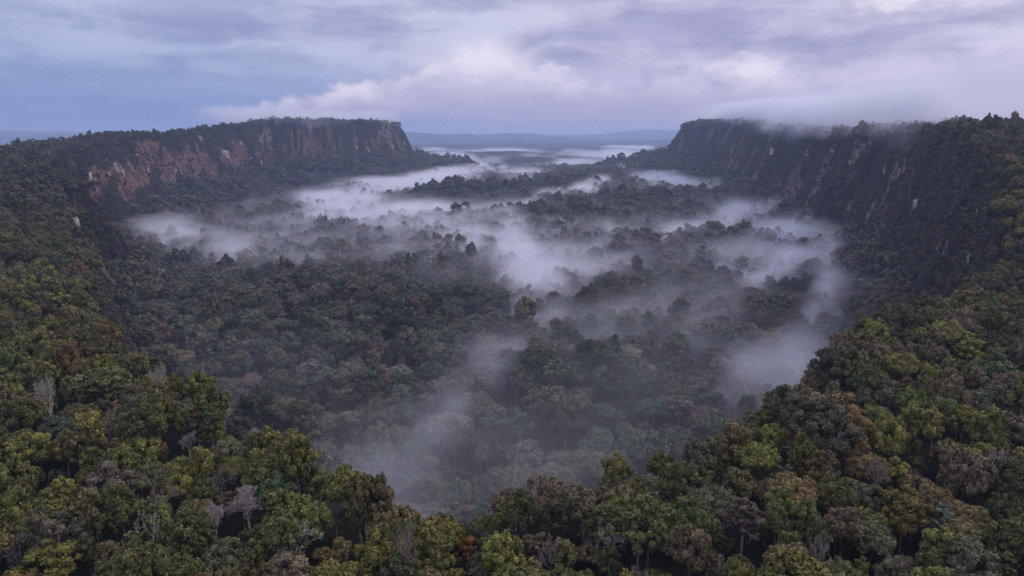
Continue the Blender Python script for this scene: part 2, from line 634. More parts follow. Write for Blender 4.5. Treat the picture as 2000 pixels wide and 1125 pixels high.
# ------------------------------------------------------------------ plant geometry (numpy)
_t = (1 + 5 ** .5) / 2
_IV = np.array([(-1, _t, 0), (1, _t, 0), (-1, -_t, 0), (1, -_t, 0), (0, -1, _t), (0, 1, _t), (0, -1, -_t), (0, 1, -_t), (_t, 0, -1), (_t, 0, 1), (-_t, 0, -1), (-_t, 0, 1)], float)
_IV /= np.linalg.norm(_IV[0])
_IF = np.array([(0, 11, 5), (0, 5, 1), (0, 1, 7), (0, 7, 10), (0, 10, 11), (1, 5, 9), (5, 11, 4), (11, 10, 2), (10, 7, 6), (7, 1, 8), (3, 9, 4), (3, 4, 2), (3, 2, 6), (3, 6, 8), (3, 8, 9), (4, 9, 5), (2, 4, 11), (6, 2, 10), (8, 6, 7), (9, 8, 1)])


def ico(sub):
    v, f = [tuple(p) for p in _IV], [tuple(x) for x in _IF]
    for _ in range(sub):
        cache, nf = {}, []
        def mid(a, b):
            k = (min(a, b), max(a, b))
            if k not in cache:
                p = (np.array(v[a]) + np.array(v[b])) / 2
                v.append(tuple(p / np.linalg.norm(p)))
                cache[k] = len(v) - 1
            return cache[k]
        for a, b, c in f:
            ab, bc, ca = mid(a, b), mid(b, c), mid(c, a)
            nf += [(a, ab, ca), (b, bc, ab), (c, ca, bc), (ab, bc, ca)]
        f = nf
    return np.array(v), np.array(f)


ICO = [ico(0), ico(1), ico(2)]


class Soup:
    def __init__(self):
        self.v, self.f, self.a, self.mi, self.sm, self.n = [], [], [], [], [], 0

    def add(self, v, f, vary, mat=0, smooth=True):
        self.v.append(v)
        self.f.append(np.asarray(f) + self.n)
        k = len(f)
        self.a.append(np.full(k, vary) if np.isscalar(vary) else vary)
        self.mi.append(np.full(k, mat))
        self.sm.append(np.full(k, smooth))
        self.n += len(v)

    def join(self, o, mat=None):
        for v, f, a, mi, sm in zip(o.v, o.f, o.a, o.mi, o.sm):
            pass
        v, f = np.vstack(o.v), np.vstack(o.f)
        self.v.append(v)
        self.f.append(f + self.n)
        self.a.append(np.concatenate(o.a))
        self.mi.append(np.concatenate(o.mi) if mat is None else np.full(len(f), mat))
        self.sm.append(np.concatenate(o.sm))
        self.n += len(v)

    def mesh(self, name, mats):
        v, f = np.vstack(self.v), np.vstack(self.f)
        me = bpy.data.meshes.new(name)
        me.vertices.add(len(v))
        me.vertices.foreach_set('co', v.astype(np.float32).ravel())
        me.loops.add(f.size)
        me.loops.foreach_set('vertex_index', f.ravel().astype(np.int32))
        me.polygons.add(len(f))
        me.polygons.foreach_set('loop_start', np.arange(0, f.size, 3, dtype=np.int32))
        me.polygons.foreach_set('loop_total', np.full(len(f), 3, dtype=np.int32))
        me.polygons.foreach_set('use_smooth', np.concatenate(self.sm))
        me.polygons.foreach_set('material_index', np.concatenate(self.mi).astype(np.int32))
        at = me.attributes.new('vary', 'FLOAT', 'FACE')
        at.data.foreach_set('value', np.concatenate(self.a).astype(np.float32))
        for m in mats:
            me.materials.append(m)
        me.update()
        return me


def tube(sp, pts, radii, sides=6, mat=0):
    pts = np.asarray(pts, float)
    n = len(pts)
    V, F = [], []
    for i in range(n):
        d = pts[min(i + 1, n - 1)] - pts[max(i - 1, 0)]
        d = d / (np.linalg.norm(d) + 1e-9)
        a = np.cross(d, (0, 0, 1) if abs(d[2]) < .9 else (1, 0, 0))
        a /= np.linalg.norm(a)
        b = np.cross(d, a)
        th = np.arange(sides) / sides * 2 * math.pi
        V.append(pts[i] + radii[i] * (np.cos(th)[:, None] * a + np.sin(th)[:, None] * b))
    V = np.vstack(V)
    for i in range(n - 1):
        for j in range(sides):
            k = (j + 1) % sides
            p, q, r_, s_ = i * sides + j, i * sides + k, (i + 1) * sides + k, (i + 1) * sides + j
            F += [(p, q, r_), (p, r_, s_)]
    sp.add(V, F, .5, mat)


def leaves(sp, c, nrm, size, g, vary):
    """n small bent leaf sprays (two triangles each) at points c"""
    n = len(c)
    u = g.normal(size=(n, 3)) + nrm * .2
    u -= (u * nrm).sum(1)[:, None] * nrm * .75
    u /= np.linalg.norm(u, axis=1)[:, None]
    w = np.cross(nrm, u)
    w += g.normal(size=(n, 3)) * .25
    s = (size * g.uniform(.6, 1.3, n))[:, None]
    V = np.empty((n, 4, 3))
    V[:, 0] = c - u * s
    V[:, 1] = c + w * s * .7 - nrm * s * .12
    V[:, 2] = c + u * s
    V[:, 3] = c - w * s * .7 - nrm * s * .12
    V = V.reshape(-1, 3)
    i = np.arange(n)[:, None] * 4
    F = np.hstack([i, i + 1, i + 2, i, i + 2, i + 3]).reshape(-1, 3)
    sp.add(V, F, np.repeat(vary, 2), 0, False)


def crown(g, form, H, Rc, nl, lobe, cover, leaf, core=1):
    """billowing crown: lobes set through the outer volume, each a lumpy core wrapped in leaf sprays; returns soup and lobe centres"""
    sp = Soup()
    cs = []
    tries = 0
    zc = H * .68 if form != 'column' else H * .58
    hz = {'round': .9, 'dome': .55, 'column': 1.55, 'ragged': 1.05}[form] * Rc
    while len(cs) < nl and tries < 4000:
        tries += 1
        p = g.normal(size=3)
        p /= np.linalg.norm(p)
        if p[2] < -.35 and form != 'column':
            continue
        rr_ = g.uniform(.55, .86) if form != 'ragged' else g.uniform(.45, 1.05)
        q = p * rr_ * np.array([Rc, Rc, hz])
        if form == 'dome':
            q[2] = abs(q[2]) - .15 * Rc
        lr = lobe * Rc * g.uniform(.75, 1.3)
        if any(np.linalg.norm(q - c) < .62 * (lr + l) * .9 for c, l in cs):
            continue
        cs.append((q, lr))
    cen = np.array([c for c, _ in cs])
    lv = g.uniform(0, 1, len(cs))
    for (c, lr), l_ in zip(cs, lv):
        v, f = ICO[core]
        th = g.normal(size=3)
        nz = 1 + .22 * np.sin(v @ (th * 2.2) + g.uniform(0, 6)) + .12 * np.sin(v @ (g.normal(size=3) * 4))
        sq = np.array([1, 1, g.uniform(.7, .95)])
        vv = v * (nz * g.uniform(.86, 1.1, len(v)))[:, None] * lr * sq * .84
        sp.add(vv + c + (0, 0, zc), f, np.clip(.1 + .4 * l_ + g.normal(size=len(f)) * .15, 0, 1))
        per = int(cover * lr * lr / (leaf * leaf)) + 8
        d = g.normal(size=(per, 3))
        d /= np.linalg.norm(d, axis=1)[:, None]
        out = c / (np.linalg.norm(c) + 1e-6)
        keep = (d @ out > -.45)
        d = d[keep]
        rad = .92 + .2 * np.sin(d @ (th * 2.2)) + g.uniform(-.14, .24, len(d))
        p = d * rad[:, None] * lr * sq + c + (0, 0, zc)
        nr_ = d + g.normal(size=d.shape) * .55 + (0, 0, .3)
        nr_ /= np.linalg.norm(nr_, axis=1)[:, None]
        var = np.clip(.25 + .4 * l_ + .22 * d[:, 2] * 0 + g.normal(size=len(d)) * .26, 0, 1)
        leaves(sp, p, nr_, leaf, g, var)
    return sp, cen + (0, 0, zc)


def trunk(g, H, Rc, cen, th=.3, limbs=6, sides=6):
    sp = Soup()
    z1 = H * .5
    bend = g.normal(size=2) * .35
    pts = [(0, 0, -2.5), (bend[0] * .3, bend[1] * .3, z1 * .35), (bend[0], bend[1], z1 * .7), (bend[0] * 1.2, bend[1] * 1.2, z1)]
    tube(sp, pts, [th * 1.5, th * 1.05, th * .9, th * .75], sides)
    top = np.array(pts[-1])
    idx = g.permutation(len(cen))[:limbs]
    for i in idx:
        e = cen[i]
        st = top - (0, 0, g.uniform(0, z1 * .25))
        mid = st + (e - st) * .5 + (0, 0, -.12 * np.linalg.norm(e - st)) + g.normal(size=3) * .25
        tube(sp, [st, mid, e], [th * .5, th * .33, th * .12], max(4, sides - 2))
    return sp


def bare(g, H, spread, levels=4, th=.34, kids=3, up=.5, mat=0, droop=0.0):
    """leafless tree: a trunk and its limbs, each limb a soup of its own"""
    tr = Soup()
    z1 = H * g.uniform(.38, .5)
    b = g.normal(size=2) * H * .03
    pts = [(0, 0, -2.5), (b[0] * .4, b[1] * .4, z1 * .5), (b[0], b[1], z1)]
    tube(tr, pts, [th * 1.35, th * 1.0, th * .8], 7, mat)
    limbs = []

    def grow(sp, p, d, L, r_, lev):
        d = d / np.linalg.norm(d)
        r_ = max(r_, .055)
        k1 = p + d * L * .5 + g.normal(size=3) * L * .07
        k2 = p + d * L + g.normal(size=3) * L * .10 + np.array((0, 0, -droop * L * (3 if lev < 2 else 1)))
        tube(sp, [p, k1, k2], [r_, r_ * .8, r_ * .58], 5 if lev > 2 else (4 if lev > 0 else 3), mat)
        if lev == 0:
            return
        for _ in range(kids if lev > 1 else kids + 1):
            nd = d + g.normal(size=3) * .55
            nd[2] += up * .35
            st = k1 + (k2 - k1) * g.uniform(.2, 1)
            grow(sp, st, nd, L * g.uniform(.55, .78), r_ * .55, lev - 1)
    top = np.array((b[0], b[1], z1))
    nl = int(g.integers(4, 6))
    for i in range(nl):
        sp = Soup()
        a = i / nl * 6.283 + g.uniform(-.4, .4)
        d = np.array((math.cos(a) * spread, math.sin(a) * spread, up + g.uniform(.2, .8)))
        st = top - (0, 0, g.uniform(0, .18) * z1)
        grow(sp, st, d, H * g.uniform(.2, .3), th * .55, levels)
        limbs.append(sp)
    return tr, limbs


# prototypes: (form, height, crown radius, lobes, lobe size)
SPECS = [('round', 15, 6.0, 40, .25), ('round', 16, 5.2, 26, .31), ('dome', 17, 7.0, 42, .22), ('dome', 16, 6.2, 30, .26), ('ragged', 17, 5.2, 30, .25),
         ('ragged', 16, 5.8, 38, .21), ('column', 16, 3.8, 36, .31), ('round', 14, 6.2, 52, .20), ('ragged', 18, 4.6, 26, .27), ('column', 18, 4.0, 40, .28),
         ('ragged', 16, 5.4, 60, .16), ('column', 17, 3.4, 34, .27)]
HI, LO = [], []
for i, (form, H, Rc, nl, lb) in enumerate(SPECS):
    g = np.random.default_rng(100 + i)
    cr, cen = crown(g, form, H, Rc, nl, lb, 8.5, .385)
    tr = trunk(g, H, Rc, cen)
    cm = cr.mesh('crown', [M_LEAF])
    tm = tr.mesh('trunk', [M_BARK])
    both = Soup()
    both.join(cr)
    both.join(tr, 1)
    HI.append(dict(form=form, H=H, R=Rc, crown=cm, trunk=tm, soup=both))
    g = np.random.default_rng(100 + i)
    cr, cen = crown(g, form, H, Rc, min(nl, 18), lb * 1.15, 6.0, .85, 1)
    tr = trunk(g, H, Rc, cen, .42, 2, 4)
    both2 = Soup()
    both2.join(cr)
    both2.join(tr, 1)
    LO.append(both2)


def proto_collection(name, soups, mats):
    c = bpy.data.collections.new(name)
    for i, s in enumerate(soups):
        me = s.mesh('%s_mesh' % name, mats)
        o = bpy.data.objects.new('%s_%02d' % (name, i), me)
        c.objects.link(o)
    return c


M_GREY = bark_material('grey_bark', (.09, .08, .07, 1), (.21, .19, .17, 1))
C_HI = proto_collection('tree_kind', [h['soup'] for h in HI], [M_LEAF, M_GREY])
C_LO = proto_collection('far_tree_kind', LO, [M_LEAF, M_BARK])
# cliff shrubs: trunkless clumps and hanging greenery
sh = []
for i in range(6):
    g = np.random.default_rng(300 + i)
    cr, _ = crown(g, ('round', 'ragged', 'dome')[i % 3], 3, 4.0, 9 + i, .42, 5.0, .5, 1)
    for k in range(len(cr.v)):
        cr.v[k] = cr.v[k] - (0, 0, 2.0)
    sh.append(cr)
C_SH = proto_collection('shrub_kind', sh, [M_LEAF])
# leafless valley trees
bs = []
for i in range(4):
    g = np.random.default_rng(400 + i)
    tr, lm = bare(g, 16, .9, 3, .30, 4, .6)
    s = Soup(); s.join(tr)
    for l_ in lm: s.join(l_)
    bs.append(s)
C_BARE = proto_collection('bare_kind', bs, [M_TWIG])


def scatter(name, pts, rot, scl, tint, idx, coll, label, cat):
    me = bpy.data.meshes.new(name)
    n = len(pts)
    me.vertices.add(n)
    me.vertices.foreach_set('co', pts.astype(np.float32).ravel())
    for nm, kd, key, dat in (('rot', 'FLOAT_VECTOR', 'vector', rot), ('scl', 'FLOAT_VECTOR', 'vector', scl), ('tint', 'FLOAT_COLOR', 'color', np.hstack([tint, np.ones((n, 1))]))):
        a = me.attributes.new(nm, kd, 'POINT')
        a.data.foreach_set(key, dat.astype(np.float32).ravel())
    a = me.attributes.new('idx', 'INT', 'POINT')
    a.data.foreach_set('value', idx.astype(np.int32))
    ob = bpy.data.objects.new(name, me)
    COL.objects.link(ob)
    t = bpy.data.node_groups.new(name + '_instances', 'GeometryNodeTree')
    t.interface.new_socket('Geometry', in_out='INPUT', socket_type='NodeSocketGeometry')
    t.interface.new_socket('Geometry', in_out='OUTPUT', socket_type='NodeSocketGeometry')
    gi, go = t.nodes.new('NodeGroupInput'), t.nodes.new('NodeGroupOutput')
    ci = t.nodes.new('GeometryNodeCollectionInfo')
    ci.inputs['Collection'].default_value = coll
    ci.inputs['Separate Children'].default_value = True
    ci.inputs['Reset Children'].default_value = True
    ip = t.nodes.new('GeometryNodeInstanceOnPoints')
    ip.inputs['Pick Instance'].default_value = True

    def na(nm, dt):
        q = t.nodes.new('GeometryNodeInputNamedAttribute')
        q.data_type = dt
        q.inputs[0].default_value = nm
        return q.outputs[0]
    t.links.new(gi.outputs[0], ip.inputs['Points'])
    t.links.new(ci.outputs[0], ip.inputs['Instance'])
    t.links.new(na('idx', 'INT'), ip.inputs['Instance Index'])
    e2r = t.nodes.new('FunctionNodeEulerToRotation')
    t.links.new(na('rot', 'FLOAT_VECTOR'), e2r.inputs[0])
    t.links.new(e2r.outputs[0], ip.inputs['Rotation'])
    t.links.new(na('scl', 'FLOAT_VECTOR'), ip.inputs['Scale'])
    t.links.new(ip.outputs[0], go.inputs[0])
    md = ob.modifiers.new('instances', 'NODES')
    md.node_group = t
    ob['kind'] = 'stuff'
    ob['label'] = label
    ob['category'] = cat
    return ob


# ------------------------------------------------------------------ where the trees stand
def tints(n, g, near, x=None, y=None, cell=30.0):
    """leaf base colours, 0.02 to 0.12"""
    if near:
        pal = np.array([(.060, .066, .020), (.048, .056, .020), (.086, .088, .022), (.074, .066, .030), (.040, .048, .026),
                        (.086, .064, .028), (.098, .100, .028), (.074, .062, .040), (.062, .066, .040), (.098, .070, .024), (.052, .070, .024)])
        w = np.array([19, 17, 13, 14, 11, 4.5, 5, 8, 6, 1.8, 5], float)
    else:
        pal = np.array([(.040, .050, .032), (.030, .042, .030), (.066, .060, .040), (.074, .060, .046), (.044, .050, .034),
                        (.088, .066, .050), (.056, .058, .036), (.054, .050, .044), (.040, .058, .034)])
        w = np.array([20, 20, 15, 12, 10, 6, 10, 10, 2], float)
    k = g.choice(len(pal), n, p=w / w.sum())
    if x is not None:                                   # neighbours are often the same kind
        wx_ = x + 22 * (vnoise(x / 25, y / 25, seed=131) - .5)
        hsh = _hash(np.floor(wx_ / cell), np.floor(y / cell), np.zeros(n), 133 + near)
        kc = np.searchsorted(np.cumsum(w) / w.sum(), hsh * .9999)
        k = np.where(g.random(n) < .42, np.minimum(kc, len(pal) - 1), k)
    t = pal[k] * g.uniform(.7, 1.35, (n, 1)) * g.uniform(.95, 1.05, (n, 3))
    return t, k


def jgrid(x0, x1, y0, y1, c, g):
    X, Y = np.meshgrid(np.arange(x0, x1, c), np.arange(y0, y1, c))
    X = X + (np.arange(X.shape[0])[:, None] % 2) * c * .5
    X = X.ravel() + g.uniform(-.38, .38, X.size) * c
    Y = Y.ravel() + g.uniform(-.38, .38, Y.size) * c
    return X, Y


def in_view(x, y, m=R(42)):
    return (np.abs(np.arctan2(x, y + 60)) < m) & (y > 30)


g = np.random.default_rng(77)
# near plateau and the tops of the walls
X, Y = jgrid(-1900, 1500, 60, 3900, 7.9, g)
k = in_view(X, Y); X, Y = X[k], Y[k]
Z, DE, S, CWd, TWd, ST = ground(X, Y, True)
rad = np.hypot(X, Y)
k = (DE <= 16) & (DE > np.where(rad > 1300, np.where(X < -700, -600, -110), np.where(rad > 800, -500, -900)))
k &= (rad < 1500) | (g.random(len(X)) < .75)
px_, py_, pz_, pst = X[k], Y[k], Z[k], rad[k]
# valley floor and talus
X, Y = jgrid(-1500, 1500, 200, 4700, 15.6, g)
k = in_view(X, Y); X, Y = X[k], Y[k]
Z, DE, S, CWd, TWd, ST = ground(X, Y, True)
k = (DE > CWd * .97)
vx, vy, vz = X[k], Y[k], Z[k]
# walls: points on the steep faces of the terrain, area weighted
tri = V[gquads]
cen = tri.mean(1)
ar = np.linalg.norm(np.cross(tri[:, 2] - tri[:, 0], tri[:, 3] - tri[:, 1]), axis=1) / 2
nrm = np.cross(tri[:, 2] - tri[:, 0], tri[:, 3] - tri[:, 1])
nrm /= np.linalg.norm(nrm, axis=1)[:, None] + 1e-9
nrm *= np.sign(nrm[:, 2])[:, None]
fw = wallm[gquads[:, 0]]
fs = scar[gquads[:, 0]]
sel = (fw > .5) & in_view(cen[:, 0], cen[:, 1]) & (cen[:, 1] < 4400) & (nrm[:, 2] < .95)
wgt = ar * sel * np.clip(1 - fs * 1.1, .13, 1) * (1 - .85 * bare_[gquads[:, 0]])
tot = wgt.sum()
ns = int(min(90000, tot / 15))
pick = g.choice(len(wgt), ns, p=wgt / tot)
uv = g.uniform(0, 1, (ns, 2))
wp = tri[pick, 0] + (tri[pick, 1] - tri[pick, 0]) * uv[:, :1] + (tri[pick, 3] - tri[pick, 0]) * uv[:, 1:]
wn = nrm[pick]
print('plateau', len(px_), 'valley', len(vx), 'wall', ns)


def depth_scale(x, y):
    return np.hypot(x, y)



# ---- plateau and valley trees: positions, sizes, colours
FORMS = [h['form'] for h in HI]
n1, n2 = len(px_), len(vx)
ptint, pk = tints(n1, g, True, px_, py_, 26.0)
ptint = ptint * np.array((1.22, 1.13, 1.0))
far_mix = sst(pst, 500, 1400)[:, None]
t2, _ = tints(n1, g, False)
ptint = ptint * (1 - far_mix) + t2 * far_mix
psc = np.clip(g.normal(.76, .22, n1), .45, 1.6)
psc = np.clip(np.where(g.random(n1) < .07, psc * 1.4, psc), .45, 1.3)
pidx = g.integers(0, len(SPECS), n1)
vt, vk = tints(n2, g, False, vx, vy, 58.0)
vsc = np.clip(g.normal(1.75, .45, n2), .85, 2.9)
vr = np.hypot(vx, vy)
clump = fbm(vx / 160, vy / 160, seed=71, octv=3)
vt *= (1.15 + .6 * clump)[:, None] * np.array((1.0, .98, .95)) * g.uniform(.65, 1.35, (n2, 1))
vidx = g.choice([0, 1, 2, 3, 4, 5, 7, 8, 2, 3, 10, 9, 11, 6], n2)
vt = np.minimum(vt, vt / (vt.max(1)[:, None]) * .098)
TX, TY, TZ = [np.concatenate(q_) for q_ in ((px_, vx), (py_, vy), (pz_, vz))]
TS = np.concatenate([psc, vsc])
TZS = np.concatenate([psc * g.uniform(.95, 1.5, n1), np.clip(vsc, 1.0, 3) ** .6 * np.where(g.random(n2) < .06, g.uniform(1.6, 2.0, n2), g.uniform(.8, 1.7, n2))])
TT = np.vstack([ptint, vt])
TI = np.concatenate([pidx, vidx])
TK = np.concatenate([np.where(pst < 700, pk, -1), np.full(n2, -1)])
VAL = np.arange(n1 + n2) >= n1
NT_ = n1 + n2
TROT = np.stack([g.normal(0, .05, NT_), g.normal(0, .05, NT_), g.uniform(0, 6.283, NT_)], -1)
TP = np.stack([TX, TY, TZ], -1)
TR = np.hypot(TX, TY)

# ---- remarkable trees, where the photograph shows them: (u, v) of the crown centre, crown width in photo pixels
# kind, u, v, width px, height m, colour, label
HEROES = [
    ('bare_dense', 485, 985, 66, 15, None, 'pale grey leafless tree with two dense upright bundles of twigs', 'the twin-topped grey leafless tree'),
    ('bare', 298, 1030, 56, 17, 'white', 'thin gnarled white dead tree with crooked arms among dark crowns', 'the gnarled white dead tree'),
    ('open', 112, 1055, 112, 18, (.066, .058, .036), 'large open olive-brown crown showing white twisting branches inside', 'the open crown with white branches'),
    ('bare', 428, 935, 66, 17, 'grey', 'grey leafless tree with long curved branches on the left slope', 'the leafless tree with curved branches'),
    ('twiggy', 218, 965, 100, 17, (.080, .062, .052), 'broad purplish-brown fading crown with bare twigs on the left slope', 'the broad purplish-brown crown'),
    ('giant', 1608, 850, 190, 25, (.060, .052, .030), 'huge spreading tree with pale forked trunk and golden right side', 'the huge tree with the forked pale trunk'),
    ('bare', 1778, 690, 52, 15, 'red', 'reddish leafless tree fanning upward on the right-hand slope', 'the reddish leafless tree'),
    ('bare', 1183, 1022, 46, 12, 'white', 'bright white dead tree leaning outward near the bottom centre', 'the leaning white dead tree'),
    ('bare', 1143, 1043, 36, 11, 'white', 'small tangle of bright white dead branches near the bottom centre', 'the tangle of white dead branches'),
    ('bare', 140, 692, 46, 15, 'grey', 'grey leafless tree above the olive slope at middle left', 'the grey leafless tree at middle left'),
    ('snag', 195, 668, 16, 12, 'white', 'small white snag standing on the lip of the left slope', 'the small white snag'),
    ('bare_dense', 656, 998, 30, 13, 'grey', 'slim pinkish-grey leafless tree near the valley lip', 'the slim pinkish leafless tree'),
    ('open', 574, 1068, 50, 17, (.045, .052, .028), 'thin green tree on crooked pale stems at the bottom left', 'the thin tree on crooked pale stems'),
    ('bare_dense', 420, 1005, 44, 14, 'grey', 'pinkish twiggy tree left of the twin-topped leafless tree', 'the pinkish twiggy tree'),
    ('bare_dense', 368, 862, 36, 13, 'white', 'small whitish leafless crown on the edge of the left slope', 'the small whitish leafless crown'),
    ('bare', 1770, 1112, 52, 12, 'red', 'rounded pinkish-grey leafless crown at the bottom right edge', 'the rounded pinkish leafless crown'),
    ('twiggy', 1452, 1022, 72, 17, (.062, .046, .040), 'brown-grey half bare tree with drooping twigs on right slope', 'the half bare drooping tree'),
    ('bare', 1412, 1112, 44, 12, 'white', 'forked white dead branches sticking out at the bottom edge', 'the forked white branches'),
    ('bare_dense', 500, 745, 62, 27, 'red', 'pinkish leafless emergent tree standing in the dark valley forest', 'the pinkish emergent in the valley'),
    ('bare_dense', 1382, 808, 88, 28, 'red', 'wide pinkish-grey leafless crown veiled by mist beside the right slope', 'the wide misty leafless crown'),
    ('round', 903, 1026, 64, 15, (.082, .125, .028), 'bright fresh green rounded crown at the bottom centre', 'the bright green rounded crown'),
    ('ragged', 903, 1078, 54, 11, (.130, .062, .018), 'rust-orange tree just beneath the bright green rounded crown', 'the rust-orange tree'),
    ('round', 538, 962, 72, 16, (.042, .070, .024), 'deep green smooth round crown right of the twin-topped leafless tree', 'the deep green round crown'),
    ('dome', 172, 933, 46, 15, (.095, .088, .016), 'mustard yellow-green domed crown on the left slope', 'the mustard yellow crown'),
    ('round', 884, 652, 22, 24, (.120, .170, .035), 'small vivid lime-green tree alone in the valley forest', 'the lime-green valley tree'),
    ('dome', 368, 728, 60, 34, (.030, .070, .030), 'green umbrella-crowned emergent on a tall pale trunk in the valley', 'the green umbrella-crowned emergent'),
    ('ragged', 698, 828, 84, 30, (.080, .054, .034), 'large warm brown domed crown standing in the near valley', 'the large warm brown crown'),
    ('dome', 612, 690, 54, 32, (.085, .048, .034), 'reddish-brown layered emergent in the middle of the valley', 'the reddish-brown layered emergent'),
    ('dome', 1276, 800, 74, 32, (.026, .050, .026), 'dark green flat-topped giant with visible trunk below right valley', 'the dark green flat-topped giant'),
    ('round', 740, 690, 58, 28, (.075, .048, .038), 'rounded reddish-brown crown in the middle of the valley', 'the rounded reddish-brown crown'),
    ('round', 1780, 792, 54, 16, (.075, .105, .018), 'bright yellow-green crown high on the right slope', 'the bright yellow-green crown'),
    ('round', 1910, 785, 50, 15, (.070, .090, .055), 'pale sage green crown near the right edge', 'the pale sage crown at the right edge'),
    ('column', 1838, 1012, 54, 17, (.075, .095, .062), 'silvery sage green tree on the lower right slope', 'the silvery sage tree'),
    ('ragged', 1765, 1010, 90, 18, (.092, .072, .018), 'broad golden brown crown left of the silvery sage tree', 'the broad golden brown crown'),
    ('column', 1750, 925, 56, 18, (.090, .085, .018), 'golden yellow-green upright tree beneath the huge spreading tree', 'the golden upright tree'),
    ('ragged', 930, 968, 40, 14, (.085, .090, .030), 'mottled yellow-green tree sticking up from the valley lip', 'the mottled tree on the valley lip'),
    ('round', 95, 628, 32, 11, (.095, .042, .018), 'small rusty red crown on the upper left slope', 'the small rusty crown'),
    ('round', 1958, 730, 66, 16, (.036, .062, .020), 'rich green broad crown at the far right edge', 'the rich green crown at the right'),
    ('round', 200, 755, 110, 19, (.060, .072, .020), 'big olive billowing crown on the upper left slope', 'the big olive billowing crown'),
    ('round', 130, 850, 90, 17, (.034, .044, .028), 'large grey-green lobed crown on the left slope', 'the large grey-green lobed crown'),
    ('dome', 240, 873, 58, 14, (.075, .050, .026), 'flat-topped tan brown crown on the left slope', 'the flat-topped tan crown'),
]


def stand(u, v, hc):
    """where the ray through (u, v) passes hc metres above the ground"""
    d = ray(u, v)
    t = np.exp(np.linspace(math.log(90), math.log(2500), 700))
    p = d[None] * t[:, None]
    zz = ground(p[:, 0], p[:, 1]) + hc
    k = np.argmax(p[:, 2] < zz)
    k0 = max(k - 1, 0)
    f0, f1 = p[k0, 2] - zz[k0], p[k, 2] - zz[k]
    w = f0 / (f0 - f1 + 1e-9)
    q = p[k0] * (1 - w) + p[k] * w
    return q, float(np.dot(q, (0, CP, -SP)))


hero_place = []
for (kd, u, v, wpx, H, colr, lab, ref) in HEROES:
    hc = H * (.62 if not kd.startswith('bare') else .68)
    q, dep_ = stand(u, v, hc)
    Rm = wpx / 2 / FPX * dep_
    hero_place.append((q[0], q[1], q[2] - hc, Rm, dep_))
keep = np.ones(NT_, bool)
keep &= ~(VAL & (fbm(TX / 28, TY / 28, seed=78, octv=2) < .33))        # gaps left by fallen trees
for (hx, hy, hz_, Rm, dp), he in zip(hero_place, HEROES):
    dd = np.hypot(TX - hx, TY - hy)
    keep &= dd > Rm * (.45 if he[0] in ('bare', 'snag') else .6 if he[0] == 'bare_dense' else .95)
    # nothing tall right in front of it
    L_ = math.hypot(hx, hy)
    fx, fy = -hx / L_, -hy / L_
    al = (TX - hx) * fx + (TY - hy) * fy
    pe = np.abs((TX - hx) * fy - (TY - hy) * fx)
    infront = (al > 0) & (al < (24 if he[0] in ('bare', 'bare_dense', 'snag') else 15)) & (he[0] != 'giant') & (pe < Rm + 3)
    TS = np.where(infront, TS * .8, TS)
    TZS = np.where(infront, TZS * .62, TZS)

HT = np.array([h['H'] for h in HI])
RA = np.array([h['R'] for h in HI])
topz = TZ + HT[TI] * TZS
u_, v_, dp_ = project(TX, TY, TZ + HT[TI] * TZS * .7)
frame = keep & (u_ > -20) & (u_ < 2020) & (v_ > 200) & (v_ < 1150) & (TR < 900)
size = 2 * RA[TI] * TS / dp_ * FPX * frame
cand = np.argsort(-size)[:900]
ts = np.linspace(.15, .97, 40)
vis = np.ones(len(cand), bool)
for t_ in ts:
    X_, Y_ = TX[cand] * t_, TY[cand] * t_
    Z_ = (topz[cand] - 1) * t_
    gap = np.hypot(TX[cand] - X_, TY[cand] - Y_)
    vis &= ~((ground(X_, Y_) + 8 > Z_) & (gap > 18))
IND = cand[vis][:300 - 21]
solo = np.zeros(NT_, bool)
solo[IND] = True
REST = keep & ~solo


def put(name, mask, coll, idx, label):
    sc3 = np.stack([TS, TS, TZS], -1)[mask]
    scatter(name, TP[mask], TROT[mask], sc3, TT[mask], idx[mask], coll, label, 'forest')


put('plateau_forest', REST & ~VAL & (TR < 900), C_HI, TI, 'dense olive green and brown forest covering the near plateau rim')
put('escarpment_top_forest', REST & ~VAL & (TR >= 900), C_LO, TI, 'dark tree cover along the tops of the long escarpments')
isb = VAL & (g.random(NT_) < .03) & (TR < 1400)
put('valley_forest', REST & VAL & (TR < 1000) & ~isb, C_HI, TI, 'tall mixed rainforest on the near valley floor below the rim')
put('far_valley_forest', REST & VAL & (TR >= 1000) & ~isb, C_LO, TI, 'rainforest on the far valley floor rising through the mist')
put('leafless_valley_trees', REST & isb, C_BARE, TI % 4, 'greyish leafless trees scattered through the valley forest')

# ---- the individual trees
NAME = {'round': 'round_crowned_tree', 'dome': 'flat_topped_tree', 'ragged': 'ragged_tree', 'column': 'upright_tree'}
FORMW = {'round': 'round-crowned', 'dome': 'flat-topped', 'ragged': 'ragged', 'column': 'narrow upright'}


def colour_word(c):
    r, gg, b = c
    m = max(r, gg)
    if r > gg * 1.22: h = 'rusty brown' if r > .07 and b < r * .45 else 'reddish brown'
    elif r > gg * .98: h = 'olive brown' if b < r * .5 else 'greyish brown'
    elif gg > r * 1.35: h = 'green'
    elif b < gg * .34: h = 'yellow-green'
    elif b > gg * .52: h = 'grey-green'
    else: h = 'olive green'
    return ('dark ' if m < .042 else 'pale ' if m > .085 else '') + h


def empty(name, loc, rz=0.0):
    o = bpy.data.objects.new(name, None)
    o.empty_display_size = 1
    COL.objects.link(o)
    o.location = loc
    o.rotation_euler = (0, 0, rz)
    return o


